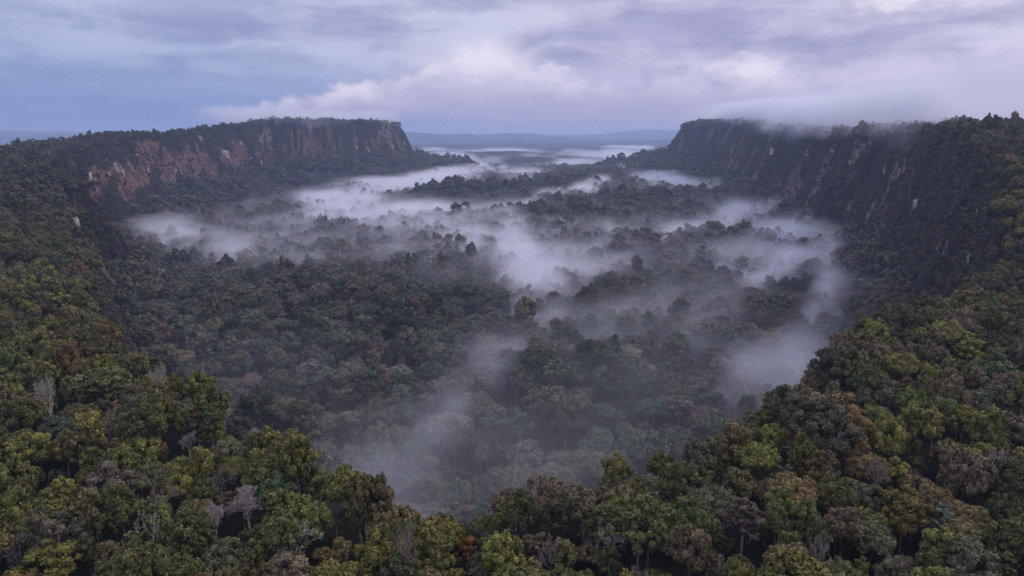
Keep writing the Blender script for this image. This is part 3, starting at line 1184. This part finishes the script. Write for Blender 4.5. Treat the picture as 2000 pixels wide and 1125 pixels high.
def child(name, me, par, tint=None, **kw):
    o = bpy.data.objects.new(name, me)
    COL.objects.link(o)
    o.parent = par
    if tint is not None:
        o['tint'] = [float(q_) for q_ in tint]
    for k_, v__ in kw.items():
        setattr(o, k_, v__)
    return o


hero_uv = np.array([(h_[1], h_[2]) for h_ in HEROES], float)
labels = {}
for i in IND:
    form = FORMS[TI[i]]
    du, dv = u_[i] - hero_uv[:, 0], v_[i] - hero_uv[:, 1]
    j = int(np.argmin(du ** 2 + dv ** 2))
    a, b = du[j], dv[j]
    far = math.hypot(a, b)
    if abs(a) > 2 * abs(b): where = 'left of' if a < 0 else 'right of'
    elif abs(b) > 2 * abs(a): where = 'above' if b < 0 else 'below'
    else: where = ('above left of' if a < 0 else 'above right of') if b < 0 else ('below left of' if a < 0 else 'below right of')
    near_ = 'just ' if far < 60 else 'well ' if far > 130 else ''
    sz = 'small' if size[i] < 44 else 'large' if size[i] > 78 else ''
    lab = ' '.join(('%s %s %s tree %s%s %s' % (sz, colour_word(TT[i]), FORMW[form], near_, where, HEROES[j][7])).split())
    labels.setdefault(lab, []).append((far, i))
final = {}
for lab, lst in labels.items():
    lst.sort()
    if len(lst) == 1:
        final[lst[0][1]] = lab
    else:
        for r_, (f_, i) in enumerate(lst):
            pre = ('nearest', 'second', 'third', 'fourth', 'fifth', 'sixth')[min(r_, 5)]
            final[i] = pre + ' ' + lab
BT = []
for k_ in range(5):
    tr, lm = bare(np.random.default_rng(1500 + k_), 15, .8, 4, .28, 3, .5)
    mt_ = (M_TWIG, M_PALE)[k_ % 2]
    zt_ = max(float(np.vstack(s_.v)[:, 2].max()) for s_ in lm)
    ex_ = float(np.percentile(np.hypot(*np.vstack([np.vstack(s_.v) for s_ in lm])[:, :2].T), 96))
    BT.append((ex_, tr.mesh('leafless_trunk', [mt_]), [s_.mesh('leafless_branch', [mt_]) for s_ in lm], zt_))
nb_ = 0
used_ = set()
for q_, i in enumerate(IND):
    h = HI[TI[i]]
    lab = final[i]
    if q_ % 9 == 4 and not VAL[i]:
        ex_, tm_, bl_, zt_ = BT[nb_ % 5]
        nb_ += 1
        o = empty('leafless_tree', TP[i], TROT[i][2])
        k_ = h['H'] * TZS[i] * 1.12 / zt_
        kx_ = min(RA[TI[i]] * TS[i], 4.6) * .95 / ex_
        o.scale = (kx_, kx_, k_)
        lb_ = ' '.join((('pale grey' if nb_ % 2 == 0 else 'brownish grey') + ' leafless tree' + lab[lab.index(' tree') + 5:]).split())
        while lb_ in used_:
            lb_ = ('more distant ' if 'distant' not in lb_ else 'slightly ') + lb_
        used_.add(lb_)
        o['label'] = lb_
        o['category'] = 'tree'
        o['group'] = 'leafless trees standing among green crowns'
        child('trunk', tm_, o)
        for b_ in bl_:
            child('branch', b_, o)
        continue
    w_ = lab.split()
    if len(w_) > 16: lab = ' '.join(w_[:16])
    o = empty(NAME[h['form']], TP[i], TROT[i][2])
    o.scale = (TS[i], TS[i], TZS[i])
    o['label'] = lab[0] + lab[1:]
    o['category'] = 'tree'
    o['group'] = 'rainforest trees on the valley floor' if VAL[i] else 'rainforest trees on the near plateau rim'
    child('trunk', h['trunk'], o)
    child('crown', h['crown'], o, TT[i])

# remarkable trees
BARKS = {'white': bark_material('bleached_wood', (.22, .20, .185, 1), (.44, .41, .39, 1)), 'grey': M_TWIG,
         'red': bark_material('reddish_twigs', (.15, .105, .10, 1), (.30, .22, .21, 1)), None: bark_material('pale_twigs', (.22, .19, .18, 1), (.42, .36, .35, 1))}
for n_, ((kd, u, v, wpx, H, colr, lab, ref), (hx, hy, hz_, Rm, dp)) in enumerate(zip(HEROES, hero_place)):
    g = np.random.default_rng(900 + n_)
    grp = None
    if kd in ('bare', 'bare_dense', 'snag'):
        o = empty('dead_tree' if kd != 'bare_dense' else 'leafless_tree', (hx, hy, hz_))
        if kd == 'snag':
            tr, lm = bare(g, H, .35, 1, .3, 2, .8)
        elif kd == 'bare':
            tr, lm = bare(g, H, .9, 4, .30, 3, .35)
        else:
            tr, lm = bare(g, H, .55, 4, .32, 4, .85)
        allv = np.vstack([np.vstack(s_.v) for s_ in lm])
        ext = np.percentile(np.hypot(allv[:, 0], allv[:, 1]), 96)
        k_ = Rm / ext * (1.25 if kd == 'bare_dense' else 1.0)
        ztop = allv[:, 2].max()
        o.scale = (k_, k_, H / ztop)
        mt_ = BARKS[colr if kd != 'bare_dense' or colr == 'red' else None]
        child('trunk', tr.mesh('dead_trunk', [mt_]), o)
        for s_ in lm:
            child('branch', s_.mesh('dead_branch', [mt_]), o)
        grp = 'leafless trees standing among green crowns'
    elif kd in ('open', 'twiggy', 'giant'):
        o = empty({'open': 'open_crowned_tree', 'twiggy': 'fading_tree', 'giant': 'spreading_giant_tree'}[kd], (hx, hy, hz_))
        if kd == 'giant':
            cr, cen = crown(g, 'ragged', H, Rm * .84, 64, .15, 7.5, .46, 2)
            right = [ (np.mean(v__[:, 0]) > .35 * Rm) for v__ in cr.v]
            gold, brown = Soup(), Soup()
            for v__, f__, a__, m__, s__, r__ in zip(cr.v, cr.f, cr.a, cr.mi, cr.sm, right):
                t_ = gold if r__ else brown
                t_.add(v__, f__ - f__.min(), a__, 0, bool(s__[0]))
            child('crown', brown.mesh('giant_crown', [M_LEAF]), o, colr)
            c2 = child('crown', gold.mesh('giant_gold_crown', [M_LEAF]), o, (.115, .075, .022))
            c2['label'] = 'golden orange side of the crown'
            tr, lm = bare(g, H * 1.0, 1.25, 3, .42, 3, .4)
            child('trunk', tr.mesh('giant_trunk', [M_PALE]), o)
            for s_ in lm:
                child('branch', s_.mesh('giant_branch', [M_PALE]), o)
        else:
            cr, cen = crown(g, 'ragged', H, Rm, 26 if kd == 'open' else 34, .21, 7.0, .40, 1)
            child('crown', cr.mesh('open_crown', [M_LEAF]), o, colr)
            tr, lm = bare(g, H * 1.02, 1.0, 3, .34, 3, .5)
            mt_ = BARKS['white'] if kd == 'open' else BARKS['red']
            child('trunk', tr.mesh('open_trunk', [mt_]), o)
            for s_ in lm:
                child('branch', s_.mesh('open_branch', [mt_]), o)
    else:
        cands = [h for h in HI if h['form'] == kd]
        h = cands[n_ % len(cands)]
        o = empty(NAME[kd], (hx, hy, hz_), g.uniform(0, 6.28))
        k_ = Rm / h['R']
        o.scale = (k_, k_, H / h['H'])
        pale = 'trunk' in lab
        tm_ = h['trunk']
        if pale:
            tm_ = h['trunk'].copy(); tm_.materials.clear(); tm_.materials.append(M_PALE)
        child('trunk', tm_, o)
        child('crown', h['crown'], o, colr)
    o['label'] = lab
    o['category'] = 'tree'
    if grp: o['group'] = grp

# --- shrubs on the walls
g = np.random.default_rng(501)
wt_, _ = tints(ns, g, False)
wt_ = wt_ * .85 + np.array((.008, .003, .004))
wsc = g.uniform(.35, .85, ns)
outw = wn.copy()
yaw = np.arctan2(wn[:, 1], wn[:, 0])
tilt = np.arccos(np.clip(wn[:, 2], -1, 1)) * .45
wrot = np.stack([np.zeros(ns), tilt, yaw], -1)
ws3 = np.stack([wsc, wsc * g.uniform(.8, 1.2, ns), wsc * g.uniform(.8, 1.6, ns)], -1)
scatter('cliff_shrubs', wp + wn * .4, wrot, ws3, wt_, g.integers(0, 6, ns), C_SH, 'dark shrubs and hanging greenery clothing the steep escarpment walls', 'shrubs')

# ------------------------------------------------------------------ haze and mist
def volume_material(name, color, density=None, scale=1.0, aniso=0.0):
    m = bpy.data.materials.new(name)
    m.use_nodes = True
    m.node_tree.nodes.clear()
    g = NT(m.node_tree)
    v = g.node('ShaderNodeVolumePrincipled')
    o = g.node('ShaderNodeOutputMaterial')
    v.inputs['Color'].default_value = color
    v.inputs['Anisotropy'].default_value = aniso
    if density is not None:
        v.inputs['Density'].default_value = density
        v.inputs['Density Attribute'].default_value = ''
    else:
        v.inputs['Density'].default_value = scale
    m.node_tree.links.new(v.outputs[0], o.inputs['Volume'])
    return m


HX, HZ0, HZ1 = 33500.0, float(V[:, 2].min()) - 1.5, 150.0
hv = np.array([(sx * HX, sy, z) for z in (HZ0, HZ1) for (sx, sy) in ((-1, -1500), (1, -1500), (1, 33500), (-1, 33500))])
hm = bpy.data.meshes.new('haze')
hm.from_pydata([tuple(p) for p in hv], [], [(0, 3, 2, 1), (4, 5, 6, 7), (0, 1, 5, 4), (1, 2, 6, 5), (2, 3, 7, 6), (3, 0, 4, 7)])
hm.materials.append(volume_material('haze_air', HAZE_COLOR, HAZE_DENSITY, aniso=.2))
hz = bpy.data.objects.new('haze', hm)
hz['kind'] = 'stuff'
COL.objects.link(hz)


def mist_volume(name, lo, hi, vox, fn, color, scale, label):
    lo, hi, vox = map(lambda a: np.array(a, float), (lo, hi, vox))
    n = np.maximum(2, np.round((hi - lo) / vox).astype(int) + 1)
    ax = [np.linspace(lo[i], hi[i], n[i]) for i in range(3)]
    Xg, Yg = np.meshgrid(ax[0], ax[1], indexing='ij')
    D = fn(Xg, Yg, ax[2])                                    # (nx, ny, nz)
    # fade at the faces of the domain
    for i in range(3):
        w = np.ones(n[i]); e = max(1, n[i] // (40 if i < 2 else 12))
        rmp = sst(np.arange(n[i]) / e, 0, 1) * sst((n[i] - 1 - np.arange(n[i])) / e, 0, 1)
        if i == 2: rmp = sst((n[i] - 1 - np.arange(n[i])) / e, 0, 1)
        shp = [1, 1, 1]; shp[i] = n[i]
        D = D * rmp.reshape(shp)
    src = bpy.data.meshes.new(name + '_samples')
    src.vertices.add(D.size)
    a = src.attributes.new('dens', 'FLOAT', 'POINT')
    a.data.foreach_set('value', D.astype(np.float32).ravel())
    so = bpy.data.objects.new(name + '_samples', src)         # data only, never linked to the scene
    vol = bpy.data.volumes.new(name)
    ob = bpy.data.objects.new(name, vol)
    COL.objects.link(ob)
    t = bpy.data.node_groups.new(name + '_field', 'GeometryNodeTree')
    t.interface.new_socket('Geometry', in_out='INPUT', socket_type='NodeSocketGeometry')
    t.interface.new_socket('Geometry', in_out='OUTPUT', socket_type='NodeSocketGeometry')
    N = t.nodes.new
    L = t.links.new
    oi = N('GeometryNodeObjectInfo')
    oi.inputs['Object'].default_value = so
    vc = N('GeometryNodeVolumeCube')
    vc.inputs['Min'].default_value = tuple(lo)
    vc.inputs['Max'].default_value = tuple(hi)
    for k, nm in enumerate(('Resolution X', 'Resolution Y', 'Resolution Z')):
        vc.inputs[nm].default_value = int(n[k])
    pos = N('GeometryNodeInputPosition')
    sub = N('ShaderNodeVectorMath'); sub.operation = 'SUBTRACT'; sub.inputs[1].default_value = tuple(lo)
    dv = N('ShaderNodeVectorMath'); dv.operation = 'DIVIDE'; dv.inputs[1].default_value = tuple((hi - lo) / (n - 1))
    L(pos.outputs[0], sub.inputs[0]); L(sub.outputs[0], dv.inputs[0])
    sx = N('ShaderNodeSeparateXYZ'); L(dv.outputs[0], sx.inputs[0])
    ints = []
    for k in range(3):
        f = N('FunctionNodeFloatToInt'); f.rounding_mode = 'ROUND'
        L(sx.outputs[k], f.inputs[0]); ints.append(f.outputs[0])

    def im(op, a, b):
        q = N('FunctionNodeIntegerMath'); q.operation = op
        for s, v_ in zip(q.inputs, (a, b)):
            if isinstance(v_, int): s.default_value = v_
            else: L(v_, s)
        return q.outputs[0]
    idx = im('ADD', im('MULTIPLY', im('ADD', im('MULTIPLY', ints[0], int(n[1])), ints[1]), int(n[2])), ints[2])
    na = N('GeometryNodeInputNamedAttribute'); na.data_type = 'FLOAT'; na.inputs[0].default_value = 'dens'
    si = N('GeometryNodeSampleIndex'); si.data_type = 'FLOAT'; si.domain = 'POINT'; si.clamp = True
    L(oi.outputs['Geometry'], si.inputs['Geometry'])
    L(na.outputs[0], si.inputs['Value'])
    L(idx, si.inputs['Index'])
    L(si.outputs[0], vc.inputs['Density'])
    sm = N('GeometryNodeSetMaterial')
    mt = volume_material(name + '_air', color, None, scale, .1)
    sm.inputs['Material'].default_value = mt
    L(vc.outputs[0], sm.inputs[0])
    go = N('NodeGroupOutput')
    L(sm.outputs[0], go.inputs[0])
    vol.materials.append(mt)
    md = ob.modifiers.new('field', 'NODES')
    md.node_group = t
    ob['kind'] = 'stuff'
    ob['label'] = label
    ob['category'] = 'mist'
    print(name, n, 'voxels', D.size, 'max', D.max())
    return ob


# banks of valley mist: where they lie (given as seen in the photograph, resolved to places on the valley floor)
# u, v, half length, half height, slope angle (deg, + = rising to the right), strength
BANKS = [
    (335, 470, 85, 34, -5, .85), (430, 488, 90, 20, -8, .6),
    (640, 405, 60, 26, 12, 1.0), (730, 385, 90, 26, 12, 1.0), (850, 352, 80, 16, 14, 1.0), (930, 325, 60, 14, 10, .9), (1010, 345, 50, 9, -10, .5),
    (680, 440, 110, 24, -6, 1.0), (800, 450, 120, 28, -4, 1.0), (900, 482, 120, 32, -6, 1.0), (760, 490, 170, 22, 0, .7), (560, 470, 90, 14, 0, .3),
    (1010, 500, 70, 40, -35, 1.0), (1120, 500, 110, 34, -5, .62), (1180, 560, 90, 30, -10, .42), (1060, 560, 55, 50, -60, .85), (1040, 615, 50, 60, 55, .75), (985, 680, 60, 60, 50, .5), (910, 750, 60, 40, 45, .38), (850, 820, 70, 60, 50, .30), (740, 920, 170, 80, 40, .24),
    (1010, 425, 70, 10, 12, .8), (1100, 395, 75, 12, 16, .9), (1160, 372, 30, 12, 20, .8), (1060, 372, 50, 10, 5, .35),
    (1230, 345, 45, 10, -15, .7), (1320, 357, 80, 10, -8, .95), (1410, 372, 50, 8, -8, .6),
    (1450, 425, 50, 16, 5, .8), (1530, 420, 60, 12, 8, .95), (1300, 480, 70, 13, -4, .75), (1390, 468, 80, 14, 8, .85), (1180, 470, 60, 12, -5, .35),
    (1540, 475, 90, 26, 8, .9), (1600, 500, 45, 40, -40, .9), (1440, 530, 70, 22, 5, .75), (1540, 550, 90, 34, 0, .85), (1610, 600, 60, 44, 60, .62),
    (1580, 690, 95, 70, 40, .30), (1480, 720, 70, 45, 30, .3), (1380, 660, 60, 30, 0, .22), (1260, 700, 60, 30, 0, .2), (1200, 610, 90, 24, 10, .25), (1360, 590, 90, 20, 0, .3),
    (1150, 650, 70, 60, 40, .16), (640, 520, 200, 16, 0, .3), (480, 400, 60, 14, 10, .15),
]


VEIL = [(1050, 460, 560, 90, 0, .75), (700, 450, 260, 50, 0, .8), (1430, 600, 280, 110, 20, .65), (760, 930, 150, 100, -30, .6), (1050, 700, 200, 150, 40, .2), (1560, 720, 110, 80, 40, .7), (1000, 900, 260, 90, 0, .25)]


def bank_mask(X, Y, z, banks, wob=1.0):
    u, v, _ = project(X, Y, np.full_like(X, z))
    m = np.zeros_like(X)
    # warp so that the edges curl
    wx = (fbm(X / 190, Y / 190, seed=81, octv=3) - .5)
    wy = (fbm(X / 190, Y / 190, seed=82, octv=3) - .5)
    for (bu, bv, a, b, ang, s) in banks:
        t = R(ang)
        du, dv = (u - bu) + wx * a * 1.3 * wob, -(v - bv) + wy * b * 1.8 * wob
        p = du * math.cos(t) + dv * math.sin(t)
        q = -du * math.sin(t) + dv * math.cos(t)
        d = np.sqrt((p / a) ** 2 + (q / b) ** 2)
        m = np.maximum(m, s * (1 - sst(d, .3, 1.65)))
    return m


def valley_field(X, Y, zs):
    wx = (fbm(X / 260, Y / 260, seed=98, octv=3) - .5) * 260
    wy = (fbm(X / 260, Y / 260, seed=99, octv=3) - .5) * 260
    m = bank_mask(X, Y, -203, BANKS)
    veil = bank_mask(X, Y, -203, VEIL)
    Pa, Qa = (X + wx) * .78 + (Y + wy) * .62, -(X + wx) * .62 + (Y + wy) * .78   # drift direction of the wisps
    st = fbm(Pa / 300, Qa / 62, seed=93, octv=5, gain=.55)
    top = -190 + 22 * (fbm(X / 170, Y / 170, seed=91, octv=3) - .5) + .3 * (floor_z(X, Y) + 233) + 12 * (m - .5)
    near = 1 - sst(np.hypot(X, Y), 500, 1100)
    dl, _, _ = rim(X.ravel(), Y.ravel())
    dl = dl.reshape(X.shape)
    bowl = sst(dl, 10, 70) * (1 - sst(dl, 130, 330)) * (1 - sst(Y, 480, 800)) * (.35 + .65 * fbm(X / 90, Y / 90, seed=141, octv=3))
    out = np.zeros(X.shape + (len(zs),), np.float32)
    for k, z in enumerate(zs):
        n3 = fbm(Pa / 88, Qa / 46, np.full_like(X, z) / 26, seed=95, octv=5, gain=.58)
        h = 1 - sst(z - top - 26 * (n3 - .5), -24, 34)
        tex = sst(.55 * st + .45 * n3, .35, .62)
        dd = np.clip(m * 1.5 - 1.05 * (1 - tex), 0, 1.3)
        thin = (.004 + .30 * veil * (.08 + .92 * tex) + .065 * bowl * (.3 + .7 * tex) * (1 - .3 * near)) * (1 - sst(z, -205, -160))
        out[:, :, k] = dd ** 1.2 * h + thin
    return out


mist_volume('valley_mist', (-760, 280, -236), (860, 4350, -150), (9, 10, 5), valley_field, MIST_COLOR, .021,
            'white morning mist lying in banks over the valley forest')

FAR_BANKS = [(880, 303, 60, 9, -12, 1.0), (935, 298, 50, 5, 0, .7), (1040, 297, 90, 6, -3, .9), (1130, 300, 90, 7, -2, 1.0), (1200, 300, 60, 15, 8, 1.0), (1195, 293, 16, 14, 60, .8),
             (1100, 318, 120, 6, 8, .8), (1010, 325, 90, 5, 3, .5), (1250, 292, 30, 7, 20, .8), (950, 312, 60, 6, 10, .6), (1150, 270, 120, 3, 0, .5), (1300, 270, 60, 2, 0, .5)]


def far_field(X, Y, zs):
    m = bank_mask(X, Y, -205, FAR_BANKS, .7)
    st = fbm(X / 520 + Y / 4000, Y / 1700, seed=103, octv=4)
    out = np.zeros(X.shape + (len(zs),), np.float32)
    for k, z in enumerate(zs):
        n3 = fbm(X / 160, Y / 400, np.full_like(X, z) / 50, seed=105, octv=4)
        h = 1 - sst(z + 208 - 50 * (m - .6) - 50 * (n3 - .5), -16, 24)
        out[:, :, k] = np.clip(m * 1.5 - .25 - 3.2 * (.56 - st) - .9 * (.55 - n3), 0, 1.3) * (m > .02) * h
    return out


mist_volume('distant_mist', (-1500, 4350, -262), (3600, 12500, -130), (32, 40, 9), far_field, MIST_COLOR, .0030,
            'pale strips of mist lying beyond the gap between the escarpments')

CAP_BANKS = [(1400, 234, 90, 10, 0, .45), (1530, 244, 120, 20, 0, 1.0), (1640, 246, 90, 18, 0, .9), (1755, 238, 60, 16, 5, .8)]


def cap_field(X, Y, zs):
    d, s, pr = rim(X.ravel(), Y.ravel())
    d = d.reshape(X.shape)
    lz = pr[:, 0].reshape(X.shape)
    along = vnoise(s / 260, s * 0, seed=113).reshape(X.shape)
    out = np.zeros(X.shape + (len(zs),), np.float32)
    r = np.hypot(X, Y)
    ca = .10 + .90 * sst(X / Y, .26, .34) * (1 - sst(X / Y, .57, .65))
    env = (1 - sst(d, -10, 70)) * sst(-d, -60, 60) * sst(r, 1150, 1400) * (1 - sst(Y, 3500, 4000))
    for k, z in enumerate(zs):
        n3 = fbm(X / 110, Y / 110, np.full_like(X, z) / 45, seed=115, octv=4)
        base = lz - 20 - 34 * (along - .2) - 60 * (n3 - .5)
        out[:, :, k] = env * sst(z - base, -10, 30) * (1 - sst(z, lz + 45, lz + 100)) * np.clip(n3 * 2.0 - .25, 0, 1.2) * ca
    return out


mist_volume('rim_cloud', (560, 1000, -40), (1900, 4100, 145), (18, 18, 8), cap_field, MIST_COLOR, .020,
            'grey cloud spilling over the top of the far right escarpment')


def wisp_field(X, Y, zs):
    d, s, pr = rim(X.ravel(), Y.ravel())
    d = d.reshape(X.shape)
    lz = pr[:, 0].reshape(X.shape)
    along = vnoise(s / 150, s * 0, seed=123).reshape(X.shape)
    out = np.zeros(X.shape + (len(zs),), np.float32)
    env = sst(-d, -45, 20) * (1 - sst(-d, 200, 400)) * sst(Y, 2600, 3000)
    for k, z in enumerate(zs):
        n3 = fbm(X / 80, Y / 80, np.full_like(X, z) / 35, seed=125, octv=4)
        out[:, :, k] = env * sst(along, .2, .55) * sst(z - (lz - 10 - 34 * (along - .4) - 50 * (n3 - .5)), -8, 20) * (1 - sst(z, 90, 125)) * np.clip(n3 * 1.4 - .25, 0, 1)
    return out


mist_volume('plateau_wisps', (-1500, 2600, -10), (-480, 3900, 135), (16, 16, 8), wisp_field, MIST_COLOR, .012,
            'thin cloud wisps trailing along the top of the far left escarpment')

# ------------------------------------------------------------------ pale rock faces on the walls
OUTCROPS = [
    (150, 458, 9, 66, 'tall white rock column on the edge of the near left cliff'),
    (136, 472, 7, 30, 'short grey rock face left of the tall white column'),
    (180, 355, 16, 38, 'forked white rock scar at the left end of the far red cliff'),
    (226, 328, 10, 20, 'white rock patch right of the forked white scar'),
    (238, 337, 8, 20, 'lower white rock patch beside the red landslip scar'),
    (213, 340, 5, 10, 'tiny pale rock between two larger white patches'),
    (266, 305, 10, 9, 'small white rock notch high above the red scar'),
    (288, 334, 8, 8, 'small white rock at the upper edge of the red scar'),
    (342, 335, 5, 8, 'tiny white rock on the broad reddish slope'),
    (391, 272, 6, 13, 'thin white rock streak close under the plateau edge'),
    (440, 302, 14, 13, 'cluster of white rock above the rounded red scar'),
    (454, 278, 6, 7, 'small pale rock left of the bright white face'),
    (473, 282, 8, 18, 'bright white rock face under the plateau edge'),
    (490, 310, 5, 7, 'small white rock right of the rounded red scar'),
    (510, 316, 5, 9, 'pale rock low on the left escarpment'),
    (697, 290, 6, 10, 'pinkish rock on the promontory wall'),
    (720, 296, 7, 13, 'larger pinkish rock on the promontory wall'),
    (767, 287, 6, 10, 'pale rock near the end of the promontory'),
    (789, 282, 4, 6, 'last pale rock before the promontory end'),
    (1386, 312, 4, 7, 'faint pale rock low on the right promontory'),
    (1430, 296, 5, 8, 'faint pale rock on the far right escarpment'),
    (1508, 300, 12, 16, 'white rock cluster on the far right escarpment'),
    (1545, 298, 4, 6, 'tiny white rock right of the white cluster'),
    (1627, 298, 4, 8, 'single white rock high on the right escarpment'),
    (1660, 318, 5, 14, 'white rock streak left of the paired thin streaks'),
    (1729, 338, 4, 22, 'tall thin white streak on the right escarpment'),
    (1757, 340, 6, 24, 'left of two neighbouring thin white rock streaks'),
    (1768, 330, 4, 14, 'right of two neighbouring thin white rock streaks'),
    (1790, 408, 14, 26, 'broad white rock face in the middle of the right wall'),
    (1911, 412, 5, 28, 'left one of the twin white streaks near the right edge'),
    (1926, 408, 6, 22, 'right one of the twin white streaks near the right edge'),
    (1834, 488, 8, 28, 'upper white rock drip low on the right wall'),
    (1848, 496, 9, 34, 'lowest and longest white rock drip on the right wall'),
    (1896, 502, 5, 20, 'faint white rock right of the longest drip'),
]
bpy.context.view_layer.update()
bm_ground = ground_ob
for n_, (u, v, w, h, lab) in enumerate(OUTCROPS):
    g = np.random.default_rng(1200 + n_)
    ok, loc, nor, _ = bm_ground.ray_cast(Vector((0, 0, 0)), Vector(ray(u, v)))
    if not ok or loc.length > 5500:
        print('outcrop missed', u, v, ok, loc)
        continue
    dep_ = loc.dot(Vector((0, CP, -SP)))
    wm, hm_ = w / FPX * dep_, h / FPX * dep_
    o = empty('rock_outcrop', loc)
    ax = Vector((nor.x, nor.y, 0)).normalized()
    if ax.length < .1: ax = Vector((-loc.x, -loc.y, 0)).normalized()
    view = Vector((-loc.x, -loc.y, 0)).normalized()
    ax = (ax * .5 + view * .5).normalized()
    side = Vector((-ax.y, ax.x, 0))
    kmax = 2 if w < 6 else (4 if w < 12 else 7)
    for k in range(kmax):
        vv, ff = ICO[2]
        hh = hm_ * (.5 if n_ == 0 else g.uniform(.16, .5))
        ww = wm * (.5 if n_ == 0 else g.uniform(.10, .19) * (1.8 if kmax == 2 else 1))
        ox = 0 if n_ == 0 else g.uniform(-.42, .42) * wm
        oz = 0 if n_ == 0 else g.uniform(-.34, .34) * hm_
        if n_ == 0:
            ox, ww = (k - 1) * wm * .28, wm * .26
            oz = g.uniform(-.06, .06) * hm_
        P_ = vv.copy()
        P_ = np.sign(P_) * np.abs(P_) ** .75
        nz = fbm(P_[:, 0] * 2.2 + n_, P_[:, 2] * 2.2 + k * 7, P_[:, 1] * 2.2, seed=7, octv=3) - .5
        P_[:, 0] *= (1 + 1.3 * nz) * (1 - .35 * P_[:, 2] * (1 if k % 2 else -1) * .6)
        depth = max(2.5, ww * .5)
        loc_ = np.outer(P_[:, 0] * ww + ox, np.array(side)) + np.outer(P_[:, 1] * depth * (1 + nz) + depth * .35, np.array(ax))
        loc_[:, 2] = P_[:, 2] * hh + oz + nz * 3
        sp = Soup()
        sp.add(loc_, ff, .5, 0, False)
        child('rock_face', sp.mesh('rock_face', [M_ROCK]), o)
    o['label'] = lab
    o['category'] = 'rock'
    o['group'] = 'pale rock outcrops on the escarpment walls'
